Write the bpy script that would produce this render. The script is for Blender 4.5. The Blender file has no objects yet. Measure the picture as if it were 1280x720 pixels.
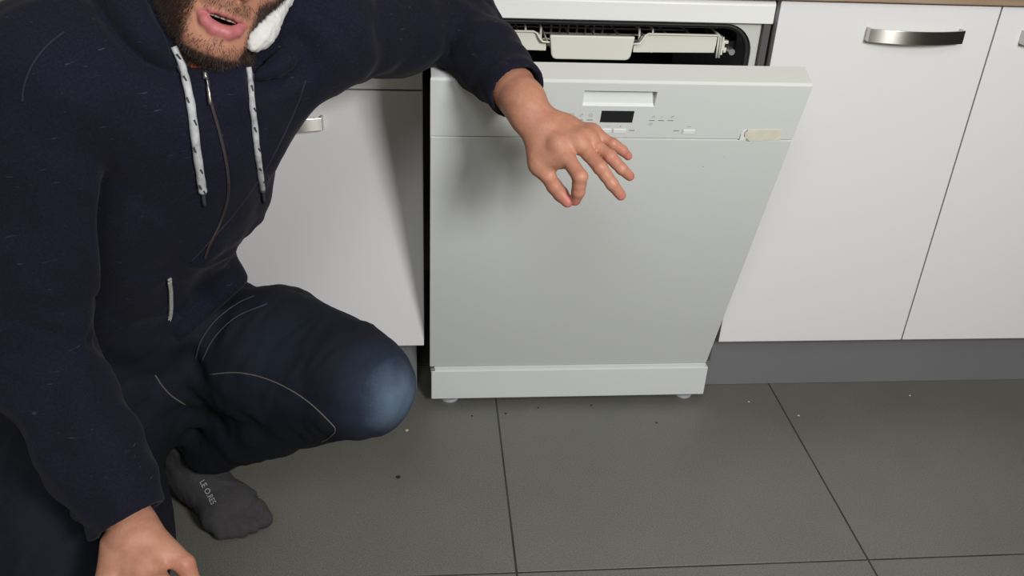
import bpy, bmesh, math, random
import numpy as np
from mathutils import Vector, Matrix
from mathutils.bvhtree import BVHTree

random.seed(7)
rng = np.random.default_rng(7)
SC = bpy.context.scene
COL = SC.collection

# ------------------------------------------------------------------ camera
cam_data = bpy.data.cameras.new('camera')
cam_data.sensor_width = 36.0
cam_data.lens = 1132.633 * 36.0 / 1280.0
cam_data.clip_start = 0.02
cam = bpy.data.objects.new('camera', cam_data)
COL.objects.link(cam)
cam.matrix_world = Matrix(((0.995234, 0.006043, -0.097331, -0.001658), (-0.087506, 0.495865, -0.863980, -1.576073), (0.043042, 0.868379, 0.494030, 1.195169), (0.000000, 0.000000, 0.000000, 1.000000)))
SC.camera = cam

# ------------------------------------------------------------------ world, lights, exposure
world = bpy.data.worlds.new('world')
SC.world = world
world.use_nodes = True
bgn = world.node_tree.nodes['Background']
bgn.inputs[0].default_value = (0.95, 0.97, 1.0, 1)
bgn.inputs[1].default_value = 0.20

def area(name, loc, target, size, power, col=(1, 1, 1), sy=None):
    d = bpy.data.lights.new(name, 'AREA')
    d.energy = power; d.color = col; d.size = size
    if sy:
        d.shape = 'RECTANGLE'; d.size_y = sy
    o = bpy.data.objects.new(name, d)
    COL.objects.link(o)
    o.location = loc
    o.rotation_euler = (Vector(target) - Vector(loc)).to_track_quat('-Z', 'Y').to_euler()
    return o

area('kitchen_light', (0.95, -2.2, 1.66), (0.3, -0.1, 0.4), 0.42, 44, (1.0, 0.99, 0.975))
area('front_fill_light', (-0.2, -2.0, 2.35), (0.0, -0.2, 0.3), 0.8, 18, (0.94, 0.975, 1.0))  # unseen fill from front left, added to brighten the left cabinet

SC.view_settings.view_transform = 'Standard'
SC.view_settings.look = 'None'
SC.view_settings.exposure = 0.0
SC.view_settings.gamma = 1.0
SC.view_settings.use_curve_mapping = False

# ------------------------------------------------------------------ helpers
def srgb(r, g, b):
    f = lambda c: ((c / 255) / 12.92) if c / 255 <= 0.04045 else (((c / 255) + 0.055) / 1.055) ** 2.4
    return (f(r), f(g), f(b), 1.0)

def mat(name, col, rough=0.5, metal=0.0, coat=0.0, spec=0.5, var=0.0, vscale=8.0, bump=0.0, bscale=200.0, detail=4.0, coat_rough=0.05):
    m = bpy.data.materials.new(name); m.use_nodes = True
    nt = m.node_tree; b = nt.nodes['Principled BSDF']
    b.inputs['Base Color'].default_value = col
    b.inputs['Roughness'].default_value = rough
    b.inputs['Metallic'].default_value = metal
    b.inputs['Coat Weight'].default_value = coat
    b.inputs['Coat Roughness'].default_value = coat_rough
    b.inputs['Specular IOR Level'].default_value = spec
    tc = nt.nodes.new('ShaderNodeTexCoord')
    if var > 0:
        n = nt.nodes.new('ShaderNodeTexNoise'); n.inputs['Scale'].default_value = vscale
        n.inputs['Detail'].default_value = detail
        nt.links.new(tc.outputs['Object'], n.inputs['Vector'])
        r = nt.nodes.new('ShaderNodeValToRGB')
        r.color_ramp.elements[0].position = 0.3; r.color_ramp.elements[1].position = 0.7
        r.color_ramp.elements[0].color = tuple(c * (1 - var) for c in col[:3]) + (1,)
        r.color_ramp.elements[1].color = tuple(min(1, c * (1 + var)) for c in col[:3]) + (1,)
        nt.links.new(n.outputs['Fac'], r.inputs['Fac'])
        nt.links.new(r.outputs['Color'], b.inputs['Base Color'])
    if bump > 0:
        n2 = nt.nodes.new('ShaderNodeTexNoise'); n2.inputs['Scale'].default_value = bscale
        n2.inputs['Detail'].default_value = 3
        nt.links.new(tc.outputs['Object'], n2.inputs['Vector'])
        bp = nt.nodes.new('ShaderNodeBump'); bp.inputs['Strength'].default_value = bump
        bp.inputs['Distance'].default_value = 0.002
        nt.links.new(n2.outputs['Fac'], bp.inputs['Height'])
        nt.links.new(bp.outputs['Normal'], b.inputs['Normal'])
    return m

def obj(name, me, material=None, parent=None, smooth=False, bevel=0.0, segs=2):
    if isinstance(me, bmesh.types.BMesh):
        d = bpy.data.meshes.new(name); bmesh.ops.recalc_face_normals(me, faces=me.faces); me.to_mesh(d); me.free(); me = d
    o = bpy.data.objects.new(name, me); COL.objects.link(o)
    if material: me.materials.append(material)
    if parent: o.parent = parent
    if smooth:
        me.polygons.foreach_set('use_smooth', [True] * len(me.polygons))
    if bevel > 0:
        bv = o.modifiers.new('bevel', 'BEVEL'); bv.width = bevel; bv.segments = segs; bv.limit_method = 'ANGLE'
        bv.angle_limit = math.radians(40); bv.harden_normals = False
    return o

def tag(o, label=None, cat=None, group=None, kind=None):
    if label: o['label'] = label
    if cat: o['category'] = cat
    if group: o['group'] = group
    if kind: o['kind'] = kind
    return o

def empty(name, loc, label, cat, group=None):
    o = bpy.data.objects.new(name, None); COL.objects.link(o); o.location = loc
    o.empty_display_size = 0.05
    return tag(o, label, cat, group)

def box(bm, x0, x1, y0, y1, z0, z1, M=None):
    v = [bm.verts.new((x, y, z)) for x in (x0, x1) for y in (y0, y1) for z in (z0, z1)]
    if M is not None:
        for q in v: q.co = M @ q.co
    for f in ((0, 1, 3, 2), (4, 6, 7, 5), (0, 4, 5, 1), (2, 3, 7, 6), (0, 2, 6, 4), (1, 5, 7, 3)):
        bm.faces.new([v[i] for i in f])

def boxo(name, x0, x1, y0, y1, z0, z1, material, parent=None, bevel=0.0, M=None, off=(0, 0, 0)):
    bm = bmesh.new(); box(bm, x0 - off[0], x1 - off[0], y0 - off[1], y1 - off[1], z0 - off[2], z1 - off[2], M)
    return obj(name, bm, material, parent, bevel=bevel)

def sweep(bm, pts, radii, n=10, cap=True, flat=1.0, flat_axis=None):
    """tube along points with a radius per point"""
    pts = [Vector(p) for p in pts]
    if not hasattr(radii, '__len__'): radii = [radii] * len(pts)
    prev = None; rings = []
    for i, p in enumerate(pts):
        t = (pts[min(i + 1, len(pts) - 1)] - pts[max(i - 1, 0)]).normalized()
        if flat_axis is not None:
            b = Vector(flat_axis); a = t.cross(b).normalized(); b = a.cross(t).normalized()
        else:
            if prev is None:
                a = t.orthogonal().normalized()
            else:
                a = (prev - t * prev.dot(t)).normalized()
            b = t.cross(a)
        prev = a
        rings.append([bm.verts.new(p + radii[i] * (a * math.cos(2 * math.pi * k / n) + b * flat * math.sin(2 * math.pi * k / n))) for k in range(n)])
    for r0, r1 in zip(rings, rings[1:]):
        for k in range(n):
            bm.faces.new((r0[k], r0[(k + 1) % n], r1[(k + 1) % n], r1[k]))
    if cap:
        bm.faces.new(rings[0][::-1]); bm.faces.new(rings[-1])

def spline(pts, m=8):
    """Catmull-Rom through points"""
    P = [np.array(p, float) for p in pts]; P = [2 * P[0] - P[1]] + P + [2 * P[-1] - P[-2]]
    out = []
    for i in range(1, len(P) - 2):
        for j in range(m):
            t = j / m
            out.append(0.5 * (2 * P[i] + (P[i + 1] - P[i - 1]) * t + (2 * P[i - 1] - 5 * P[i] + 4 * P[i + 1] - P[i + 2]) * t * t + (3 * P[i] - P[i - 1] - 3 * P[i + 1] + P[i + 2]) * t ** 3))
    out.append(P[-2])
    return out

# ------------------------------------------------------------------ materials
M_LACQ = mat('white_gloss_lacquer', srgb(228, 227, 227), rough=0.22, coat=0.6, coat_rough=0.08, bump=0.02, bscale=6)
M_CARC = mat('white_carcass', srgb(205, 205, 202), rough=0.5)
M_CARC_SHADE = mat('white_carcass_shaded', srgb(92, 90, 88), rough=0.5)  # white carcass with the shade of the bay gap put into its colour
M_APPL = mat('appliance_enamel', srgb(212, 215, 212), rough=0.38, bump=0.02, bscale=10)
M_APPD = mat('appliance_panel_plastic', srgb(215, 218, 215), rough=0.38, coat=.25, coat_rough=.15)
M_WHT = mat('white_plastic', srgb(232, 233, 230), rough=0.35)
M_GREYP = mat('grey_rubber_seal', srgb(78, 76, 74), rough=0.6)
M_STEEL = mat('brushed_steel_sheet', srgb(170, 170, 168), rough=0.4, metal=0.7)
M_TUB = mat('tub_interior', srgb(46, 46, 48), rough=0.3, metal=0.4)
M_RACK = mat('rack_plastic', srgb(222, 222, 208), rough=0.4)
M_DISP = mat('display_glass', srgb(22, 22, 24), rough=0.2)
M_PRINT = mat('grey_print', srgb(140, 142, 140), rough=0.6)
M_PRINTL = mat('light_grey_print', srgb(178, 180, 178), rough=0.6)
M_TAPE = mat('yellowed_tape', srgb(216, 214, 196), rough=0.7, var=0.06, vscale=60)
M_TAPED = mat('tape_tear_edge', srgb(120, 120, 108), rough=0.8)
M_FOOT = mat('clear_grey_plastic', srgb(170, 172, 176), rough=0.3)
M_SIDE = mat('dark_side_sheet', srgb(48, 47, 47), rough=.5)
M_BLACK = mat('black_base', srgb(22, 22, 22), rough=0.6)
M_PLINTH = mat('grey_metal_laminate', srgb(124, 124, 127), rough=0.42, metal=0.15, var=0.05, vscale=5)
M_WALL = mat('tan_wall', srgb(176, 152, 126), rough=0.8, bump=0.1, bscale=120)
M_ROOM = mat('off_white_wall', srgb(190, 184, 176), rough=0.85, bump=0.1, bscale=120)
M_CEIL = mat('white_ceiling', srgb(215, 213, 208), rough=0.9, bump=0.1, bscale=100)
M_GROUT = mat('dark_grout', srgb(52, 52, 48), rough=0.95, var=0.5, vscale=9)
M_CHROME = mat('brushed_nickel', srgb(196, 193, 187), rough=0.3, metal=1.0)
M_CHROME.node_tree.nodes['Principled BSDF'].inputs['Anisotropic'].default_value = .85
M_CHROME.node_tree.nodes['Principled BSDF'].inputs['Anisotropic Rotation'].default_value = 0.25

def tile_material():
    m = mat('anthracite_floor_tile', srgb(108, 108, 103), rough=0.45)
    nt = m.node_tree; b = nt.nodes['Principled BSDF']
    geo = nt.nodes.new('ShaderNodeNewGeometry')
    n1 = nt.nodes.new('ShaderNodeTexNoise'); n1.inputs['Scale'].default_value = 6; n1.inputs['Detail'].default_value = 5
    n2 = nt.nodes.new('ShaderNodeTexNoise'); n2.inputs['Scale'].default_value = 420; n2.inputs['Detail'].default_value = 2
    v = nt.nodes.new('ShaderNodeTexVoronoi'); v.inputs['Scale'].default_value = 260
    for n in (n1, n2, v): nt.links.new(geo.outputs['Position'], n.inputs['Vector'])
    def ramp(src, p0, c0, p1, c1):
        r = nt.nodes.new('ShaderNodeValToRGB'); e = r.color_ramp.elements
        e[0].position = p0; e[0].color = c0; e[1].position = p1; e[1].color = c1
        nt.links.new(src, r.inputs['Fac']); return r.outputs['Color']
    def mix(a, bb, fac, mode):
        x = nt.nodes.new('ShaderNodeMix'); x.data_type = 'RGBA'; x.blend_type = mode
        if isinstance(fac, float): x.inputs[0].default_value = fac
        else: nt.links.new(fac, x.inputs[0])
        for s, i in ((a, 6), (bb, 7)):
            if isinstance(s, tuple): x.inputs[i].default_value = s
            else: nt.links.new(s, x.inputs[i])
        return x.outputs[2]
    c = ramp(n1.outputs['Fac'], 0.3, srgb(102, 102, 96), 0.7, srgb(108, 107, 101))
    g = ramp(n2.outputs['Fac'], 0.35, (0.72, 0.72, 0.72, 1), 0.65, (1.25, 1.25, 1.23, 1))
    c = mix(c, g, 0.8, 'MULTIPLY')
    sp = ramp(v.outputs['Distance'], 0.06, (1, 1, 1, 1), 0.11, (0, 0, 0, 1))
    n3 = nt.nodes.new('ShaderNodeTexNoise'); n3.inputs['Scale'].default_value = 90
    nt.links.new(geo.outputs['Position'], n3.inputs['Vector'])
    sel = ramp(n3.outputs['Fac'], 0.55, (0, 0, 0, 1), 0.65, (1, 1, 1, 1))
    f = mix(sp, sel, 1.0, 'MULTIPLY')
    f2 = mix(f, (0.4, 0.4, 0.4, 1), 1.0, 'MULTIPLY')
    c = mix(c, srgb(165, 163, 155), f2, 'MIX')
    nt.links.new(c, b.inputs['Base Color'])
    rr = nt.nodes.new('ShaderNodeMapRange'); rr.inputs[3].default_value = 0.38; rr.inputs[4].default_value = 0.55
    nt.links.new(n1.outputs['Fac'], rr.inputs[0]); nt.links.new(rr.outputs[0], b.inputs['Roughness'])
    bp = nt.nodes.new('ShaderNodeBump'); bp.inputs['Strength'].default_value = 0.25; bp.inputs['Distance'].default_value = 0.001
    nt.links.new(n2.outputs['Fac'], bp.inputs['Height']); nt.links.new(bp.outputs['Normal'], b.inputs['Normal'])
    return m
M_TILE = tile_material()

def wood_material():
    m = mat('oak_worktop', srgb(176, 150, 120), rough=0.45)
    nt = m.node_tree; b = nt.nodes['Principled BSDF']
    tc = nt.nodes.new('ShaderNodeTexCoord'); mp = nt.nodes.new('ShaderNodeMapping')
    mp.inputs['Scale'].default_value = (2, 40, 40)
    nt.links.new(tc.outputs['Object'], mp.inputs['Vector'])
    n = nt.nodes.new('ShaderNodeTexNoise'); n.inputs['Scale'].default_value = 2; n.inputs['Detail'].default_value = 6
    nt.links.new(mp.outputs[0], n.inputs['Vector'])
    r = nt.nodes.new('ShaderNodeValToRGB')
    r.color_ramp.elements[0].position = 0.3; r.color_ramp.elements[0].color = srgb(138, 116, 94)
    r.color_ramp.elements[1].position = 0.7; r.color_ramp.elements[1].color = srgb(172, 150, 126)
    nt.links.new(n.outputs['Fac'], r.inputs['Fac']); nt.links.new(r.outputs['Color'], b.inputs['Base Color'])
    return m
M_WOOD = wood_material()

# ------------------------------------------------------------------ the room
W = 0.625                      # width of the dishwasher bay; the bay starts at x = 0, cabinet fronts at y = 0
floor = tag(boxo('floor', -1.6, 2.4, -2.9, 0.62, -0.05, -0.0004, M_GROUT), 'anthracite tiled kitchen floor with thin dark joints', kind='structure')
TP, TX, TY = 0.632, 0.1551, -0.4725
tile_me = None
for i in range(-3, 4):
    for j in range(-4, 2):
        x0, y0 = TX + i * TP, TY + j * TP
        x1 = min(x0 + TP, 2.4); y1 = min(y0 + TP, 0.62); xa = max(x0, -1.6); ya = max(y0, -2.9)
        full = (x1 - xa > TP - 1e-4) and (y1 - ya > TP - 1e-4)
        g = 0.0014
        if full and tile_me is not None:
            o = bpy.data.objects.new('tile', tile_me); COL.objects.link(o); o.parent = floor
        else:
            bm = bmesh.new(); box(bm, xa - x0 + g, x1 - x0 - g, ya - y0 + g, y1 - y0 - g, -0.006, 0)
            o = obj('tile', bm, M_TILE, floor, bevel=0.0008, segs=1)
            if full: tile_me = o.data
        if not o.modifiers:
            bv = o.modifiers.new('bevel', 'BEVEL'); bv.width = 0.0008; bv.segments = 1
        o.location = (x0, y0, 0)
tag(boxo('wall_back', -1.6, 2.4, 0.62, 0.72, -0.05, 2.5, M_WALL), 'tan painted wall behind the kitchen units', kind='structure')
tag(boxo('wall_left', -1.7, -1.6, -2.9, 0.72, -0.05, 2.5, M_ROOM), kind='structure')
tag(boxo('wall_right', 2.4, 2.5, -2.9, 0.72, -0.05, 2.5, mat('dark_grey_wall', srgb(52, 50, 50), rough=.8, bump=.1, bscale=120)), kind='structure')  # unseen wall, made dark so the metal handles reflect dark
tag(boxo('wall_front', -1.7, 2.5, -3.0, -2.9, -0.05, 2.5, M_ROOM), kind='structure')
tag(boxo('ceiling', -1.7, 2.5, -3.0, 0.72, 2.5, 2.6, M_CEIL), kind='structure')
tag(boxo('baseboard_right', W, 2.399, 0.0633, 0.08, 0.0005, 0.157, M_PLINTH, bevel=0.001), 'dark grey metallic plinth board under the right-hand white cabinets', kind='structure')
tag(boxo('baseboard_left', -0.62, -0.0168, 0.0633, 0.08, 0.0005, 0.157, M_PLINTH, bevel=0.001), 'dark grey plinth board under the left white cabinet', kind='structure')

# worktop
tag(boxo('worktop', -0.625, 2.395, -0.014, 0.615, 0.8725, 0.911, M_WOOD, bevel=0.002), 'wood-grain kitchen worktop running above the white cabinets and dishwasher', 'worktop')

# ------------------------------------------------------------------ cabinets
def bow_handle(parent, cx, cz, L=0.178, H=0.0235, name='handle'):
    """flat bowed bar handle, both ends bent back to the door"""
    bm = bmesh.new(); n = 72; prof = []
    for i in range(n + 1):
        t = -1 + 2 * i / n
        prof.append((cx + t * L / 2, -0.017 - 0.016 * (1 - t * t)))
    t_ = 0.0035
    front = [(-L / 2 + cx, -0.0005)] + prof + [(L / 2 + cx, -0.0005)]
    back = [(-L / 2 + cx + t_, -0.0005)] + [(x * 0 + cx + (x - cx) * (1 - 2 * t_ / L), y + t_) for x, y in prof] + [(L / 2 + cx - t_, -0.0005)]
    rows = []
    for (xf, yf), (xb, yb) in zip(front, back):
        rows.append([bm.verts.new(c) for c in ((xf, yf, cz - H / 2), (xf, yf, cz + H / 2), (xb, yb, cz + H / 2), (xb, yb, cz - H / 2))])
    for r0, r1 in zip(rows, rows[1:]):
        for k in range(4):
            bm.faces.new((r0[k], r0[(k + 1) % 4], r1[(k + 1) % 4], r1[k]))
    bm.faces.new(rows[0]); bm.faces.new(rows[-1][::-1])
    return obj(name, bm, M_CHROME, parent, bevel=0.0007, segs=2)

def cabinet(x0, x1, label, fronts, left_mat=None, group=None):
    """fronts: (name, xa, xb, za, zb, handle (x, z) or None)"""
    t = empty('base_cabinet', ((x0 + x1) / 2, 0.3, 0.158), label, 'cabinet', group)
    o_ = t.location
    bm = bmesh.new()
    for b in ((x0 + .0004, x0 + .0164, .0205, .575, .158, .8715), (x1 - .0164, x1 - .0004, .0205, .575, .158, .8715),
              (x0 + .0164, x1 - .0164, .0205, .575, .158, .174), (x0 + .0164, x1 - .0164, .0205, .575, .8555, .8715),
              (x0 + .0164, x1 - .0164, .567, .575, .174, .8555)):
        box(bm, b[0] - o_.x, b[1] - o_.x, b[2] - o_.y, b[3] - o_.y, b[4] - o_.z, b[5] - o_.z)
    obj('carcass', bm, left_mat or M_CARC, t)
    for nm, xa, xb, za, zb, h in fronts:
        d = boxo(nm, xa, xb, 0.0, 0.019, za, zb, M_LACQ, t, bevel=0.0012, off=o_)
        if h:
            hd = bow_handle(d, h[0] - o_.x, h[1] - o_.z)
            hd.location = (0, -o_.y, 0)
            hd['label'] = 'bowed brushed metal bar handle'
    return t

cabinet(-0.615, 0.0, 'white gloss base cabinet with drawer front, left of the dishwasher behind the man',
        [('drawer_front', -0.6135, -0.0012, 0.6995, 0.868, None),
         ('door', -0.6135, -0.0012, 0.158, 0.6965, (-0.2665, 0.640))])
cabinet(W, W + 0.4098, 'white gloss base cabinet with bowed metal handle, directly right of the dishwasher',
        [('door', W, W + 0.4085, 0.158, 0.8685, (0.8795, 0.8165))], M_CARC_SHADE)
cabinet(W + 0.4098, W + 0.8196, 'white gloss base cabinet at the right edge, mostly cut off by the frame',
        [('door', W + 0.4113, W + 0.8185, 0.158, 0.8685, (1.1745, 0.8165))])

# ------------------------------------------------------------------ dishwasher
DX0, DX1 = 0.0165, 0.6168
dw = empty('dishwasher', (0.3125, 0.3, 0.0), 'white freestanding dishwasher with its door tilted partly open under the worktop', 'dishwasher')
def dpart(name, bm, m, parent=None, **k):
    p = parent or dw
    for v in bm.verts: v.co -= dw.location
    return obj(name, bm, m, p, **k)

# lid with a rounded front
bm = bmesh.new(); prof = []
for a in range(0, 7):
    t = a / 6 * math.pi / 2
    prof.append((0.014 - 0.014 * math.sin(t), 0.869 - 0.010 + 0.010 * math.cos(t)))
prof += [(0.0, 0.8285), (0.004, 0.8275), (0.58, 0.8275), (0.58, 0.869)]
A = [bm.verts.new((DX0, y, z)) for y, z in prof]; B = [bm.verts.new((DX1, y, z)) for y, z in prof]
bm.faces.new(A); bm.faces.new(B[::-1])
for i in range(len(prof)):
    j = (i + 1) % len(prof); bm.faces.new((A[i], B[i], B[j], A[j]))
dpart('lid', bm, M_WHT, bevel=0.001)

# side panels, back, base
bm = bmesh.new(); box(bm, DX0, DX0 + .004, .012, .58, .03, .8272); dpart('side_panel', bm, M_SIDE)
bm = bmesh.new(); box(bm, DX1 - .004, DX1, .03, .58, .03, .8272); dpart('side_panel', bm, M_SIDE)
bm = bmesh.new(); box(bm, DX0 + .004, DX1 - .004, .57, .58, .03, .8272); dpart('back_panel', bm, M_STEEL)
bm = bmesh.new(); box(bm, DX0 + .0045, DX1 - .0045, .035, .565, .03, .099); dpart('base', bm, M_BLACK)
bm = bmesh.new(); box(bm, DX1 - .0135, DX1 - .0005, .006, .028, .105, .8272); o = dpart('side_trim', bm, M_GREYP, bevel=.001); o['label'] = 'dark grey rubber side trim'

# tub opening: rounded rectangle
def rrect(x0, x1, z0, z1, r, n=8):
    out = []
    for cx, cz, a0 in ((x1 - r, z1 - r, 0), (x0 + r, z1 - r, 90), (x0 + r, z0 + r, 180), (x1 - r, z0 + r, 270)):
        for i in range(n + 1):
            a = math.radians(a0 + 90 * i / n); out.append((cx + r * math.cos(a), cz + r * math.sin(a)))
    return out
hole = rrect(0.041, 0.5905, 0.118, 0.8235, 0.052)
bm = bmesh.new()
outer = []
for x, z in hole:      # frame plate between the tub opening and the outer rectangle
    cx, cz = 0.3158, 0.47; hx, hz = 0.2870, 0.3570
    s = min(hx / max(abs(x - cx), 1e-6), hz / max(abs(z - cz), 1e-6))
    outer.append((cx + (x - cx) * s, cz + (z - cz) * s))
f0 = [bm.verts.new((x, .016, z)) for x, z in outer]; f1 = [bm.verts.new((x, .016, z)) for x, z in hole]
f2 = [bm.verts.new((x, .03, z)) for x, z in hole]; f3 = [bm.verts.new((x, .03, z)) for x, z in outer]
n_ = len(hole)
for i in range(n_):
    j = (i + 1) % n_
    bm.faces.new((f0[i], f0[j], f1[j], f1[i])); bm.faces.new((f1[i], f1[j], f2[j], f2[i])); bm.faces.new((f3[i], f3[j], f0[j], f0[i]))
dpart('front_frame', bm, mat('frame_grey_white', srgb(196, 197, 192), rough=0.4))
bm = bmesh.new()
g0 = [bm.verts.new((x, .026, z)) for x, z in hole]; g1 = [bm.verts.new((x, .52, z)) for x, z in hole]
for i in range(n_):
    j = (i + 1) % n_; bm.faces.new((g0[i], g0[j], g1[j], g1[i]))
bm.faces.new(g1)
for f in bm.faces: f.smooth = True
o = dpart('tub', bm, M_TUB); so = o.modifiers.new('solid', 'SOLIDIFY'); so.thickness = 0.004; so.offset = 0
bm = bmesh.new(); hs = [(x, z) for x, z in rrect(0.046, 0.5855, 0.123, 0.8185, 0.047)]
sweep(bm, [(x, .024, z) for x, z in hs] + [(hs[0][0], .024, hs[0][1])], 0.005, 8, cap=False)
o = dpart('door_seal', bm, M_BLACK, smooth=True)

# upper rack
rack = None
bm = bmesh.new()
mw = []
for x0s in (0.066, 0.541):
    mw.append([(x0s, .055, .752), (x0s, .055, .793), (x0s, .5, .793)])
for k in range(10):
    x = 0.085 + k * 0.0485
    mw.append([(x, .066, .764), (x, .50, .764)])
for k in range(9):
    y = .12 + k * .046
    mw.append([(.066, y, .752), (.541, y, .752)])
for x in (0.185, 0.213, 0.395, 0.42):
    mw.append([(x, .062, .757), (x, .07, .797), (x + .01, .4, .797)])
for xs in (1, -1):
    c = 0.3035
    mw.append([(c + xs * .074, .048, .776), (c + xs * .089, .048, .777), (c + xs * .094, .05, .782), (c + xs * .099, .054, .790), (c + xs * .105, .055, .793), (c + xs * .236, .055, .793), (c + xs * .241, .055, .790), (c + xs * .2425, .055, .752)])
for i in range(7):
    x = .25 + i * .017
    mw.append([(x, .062, .757), (x + .001, .062, .785)])
    mw.append([(x, .20, .757), (x + .002, .205, .800)])
for w_ in mw: sweep(bm, w_, 0.0021, 6)
rack = dpart('upper_rack', bm, M_RACK, smooth=True); rack['label'] = 'pale grey wire upper rack'
def plate(pts, y, th, name, bev=.002):
    bm = bmesh.new(); a = [bm.verts.new((x, y, z)) for x, z in pts]; b = [bm.verts.new((x, y + th, z)) for x, z in pts]
    bm.faces.new(a); bm.faces.new(b[::-1])
    for i in range(len(pts)):
        j = (i + 1) % len(pts); bm.faces.new((a[j], a[i], b[i], b[j]))
    return dpart(name, bm, M_RACK, rack, bevel=bev)
plate([(.2265, .7905), (.3815, .7905), (.377, .755), (.3735, .7495), (.368, .7475), (.240, .7475), (.2345, .7495), (.231, .755)], .041, .009, 'rack_front_plate')
plate([(.384, .758), (.537, .760), (.5405, .791), (.403, .791), (.397, .787), (.392, .776), (.384, .774)], .058, .004, 'rack_side_plate', .001)
plate([(.223, .758), (.070, .760), (.0665, .791), (.204, .791), (.210, .787), (.215, .776), (.223, .774)], .058, .004, 'rack_side_plate', .001)
bm = bmesh.new(); box(bm, .547, .556, .06, .075, .764, .780); box(bm, .551, .563, .062, .072, .776, .782); box(bm, .549, .553, .058, .08, .756, .789); box(bm, .556, .562, .064, .078, .759, .768)
dpart('rack_runner', bm, M_RACK, rack, bevel=.001)
bm = bmesh.new(); sweep(bm, [(.568, .05, .764), (.568, .48, .764)], .006, 8); box(bm, .566, .588, .10, .13, .76, .772)
dpart('rail', bm, M_STEEL)
# spray arm feed under the tub roof
bm = bmesh.new(); sweep(bm, [(.305, .12, .822), (.305, .12, .806)], [.012, .01], 12); box(bm, .15, .46, .10, .14, .800, .807)
dpart('spray_arm', bm, mat('dark_plastic', srgb(70, 70, 70), rough=.35), bevel=.002)

# plinth panel with a top lip, feet
bm = bmesh.new(); box(bm, .0138, .6125, .0, .018, .0205, .093); dpart('plinth_panel', bm, M_APPL, bevel=.0018)
bm = bmesh.new(); box(bm, .020, .607, .004, .022, .0925, .1005); dpart('plinth_lip', bm, M_APPL, bevel=.0012)
bm = bmesh.new(); box(bm, .0122, .022, .001, .012, .0905, .0985); dpart('plinth_clip', bm, M_STEEL, bevel=.001)
for fx in (.054, .577):
    bm = bmesh.new(); sweep(bm, [(fx, .032, .0004), (fx, .032, .007), (fx, .032, .0072), (fx, .032, .035)], [.019, .018, .008, .008], 16)
    dpart('foot', bm, M_FOOT, smooth=False)

# the tilted door: local axes x, v (up along the door), w (out of the door)
HO = Vector((0, .005, .1015)); HE = Vector((0, -0.32873, 0.94442)); HN = Vector((0, -HE.z, HE.y))
def D(x, v, w=0.0): return Vector((x, 0, 0)) + HO + HE * v + HN * w
def dbox(bm, x0, x1, v0, v1, w0, w1):
    vs = [bm.verts.new(D(x, v, w)) for x in (x0, x1) for v in (v0, v1) for w in (w0, w1)]
    for f in ((0, 1, 3, 2), (4, 6, 7, 5), (0, 4, 5, 1), (2, 3, 7, 6), (0, 2, 6, 4), (1, 5, 7, 3)):
        bm.faces.new([vs[i] for i in f])
LX0, LX1, VT, VS = .0108, .6078, .7305, .6198
bm = bmesh.new(); dbox(bm, LX0, LX1, 0.0, VS - .0016, -.016, 0)
door = dpart('door', bm, M_APPL, bevel=.0009)
bm = bmesh.new(); dbox(bm, LX0 + .001, LX1 - .001, .004, VT - .012, -.040, -.0165)
dpart('door_core', bm, M_APPD, door, bevel=.001)
bm = bmesh.new(); dbox(bm, LX0 + .025, LX1 - .03, .03, VT - .03, -.054, -.0405)
dpart('door_liner', bm, M_STEEL, door, bevel=.006)
# control panel with the wedge-shaped grip
bm = bmesh.new()
gx0, gx1, gv0, gv1 = .2475, .3622, .6836, .7125
bev_ = .0035
out_f = [D(LX0, VS + .0011), D(LX1, VS + .0011), D(LX1, VT - bev_), D(LX0, VT - bev_)]
top_f = [D(LX0 + .001, VT, -bev_), D(LX1 - .001, VT, -bev_)]
vo = [bm.verts.new(c) for c in out_f]; vi = [bm.verts.new(D(x, v)) for x, v in ((gx0, gv0), (gx1, gv0), (gx1, gv1), (gx0, gv1))]
for i in range(4):
    j = (i + 1) % 4; bm.faces.new((vo[i], vo[j], vi[j], vi[i]))
gp = [(gv0 + .0035, -.0045), (gv1 - .0105, -.0105), (gv1 - .0070, -.0140), (gv1 - .0040, -.0205), (gv1 - .0010, -.030)]     # scooped profile
gr_ = [bm.verts.new(D(gx1 - .0006, v, w)) for v, w in gp]; gl_ = [bm.verts.new(D(gx0 + .0006, v, w)) for v, w in gp]
bm.faces.new((vi[0], vi[1], gr_[0], gl_[0])); bm.faces.new((vi[2], vi[3], gl_[-1], gr_[-1]))
for k in range(len(gp) - 1): bm.faces.new((gl_[k], gr_[k], gr_[k + 1], gl_[k + 1]))
bm.faces.new([vi[1], vi[2]] + gr_[::-1]); bm.faces.new([vi[3], vi[0]] + gl_)
tf = [bm.verts.new(c) for c in top_f]; tb = [bm.verts.new(D(LX1 - .001, VT, -.047)), bm.verts.new(D(LX0 + .001, VT, -.047))]
m0 = [bm.verts.new(D(LX0 + .0002, VT - .001, -.0011)), bm.verts.new(D(LX1 - .0002, VT - .001, -.0011))]
bm.faces.new((vo[3], vo[2], m0[1], m0[0])); bm.faces.new((m0[0], m0[1], tf[1], tf[0])); bm.faces.new((tf[0], tf[1], tb[0], tb[1]))
bb = [bm.verts.new(D(LX1 - .001, VT - .03, -.047)), bm.verts.new(D(LX0 + .001, VT - .03, -.047))]
bs = [bm.verts.new(D(LX1, VS + .0011, -.030)), bm.verts.new(D(LX0, VS + .0011, -.030))]
bm.faces.new((tb[1], tb[0], bb[0], bb[1])); bm.faces.new((bb[1], bb[0], bs[0], bs[1])); bm.faces.new((bs[1], bs[0], vo[1], vo[0]))
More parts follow.
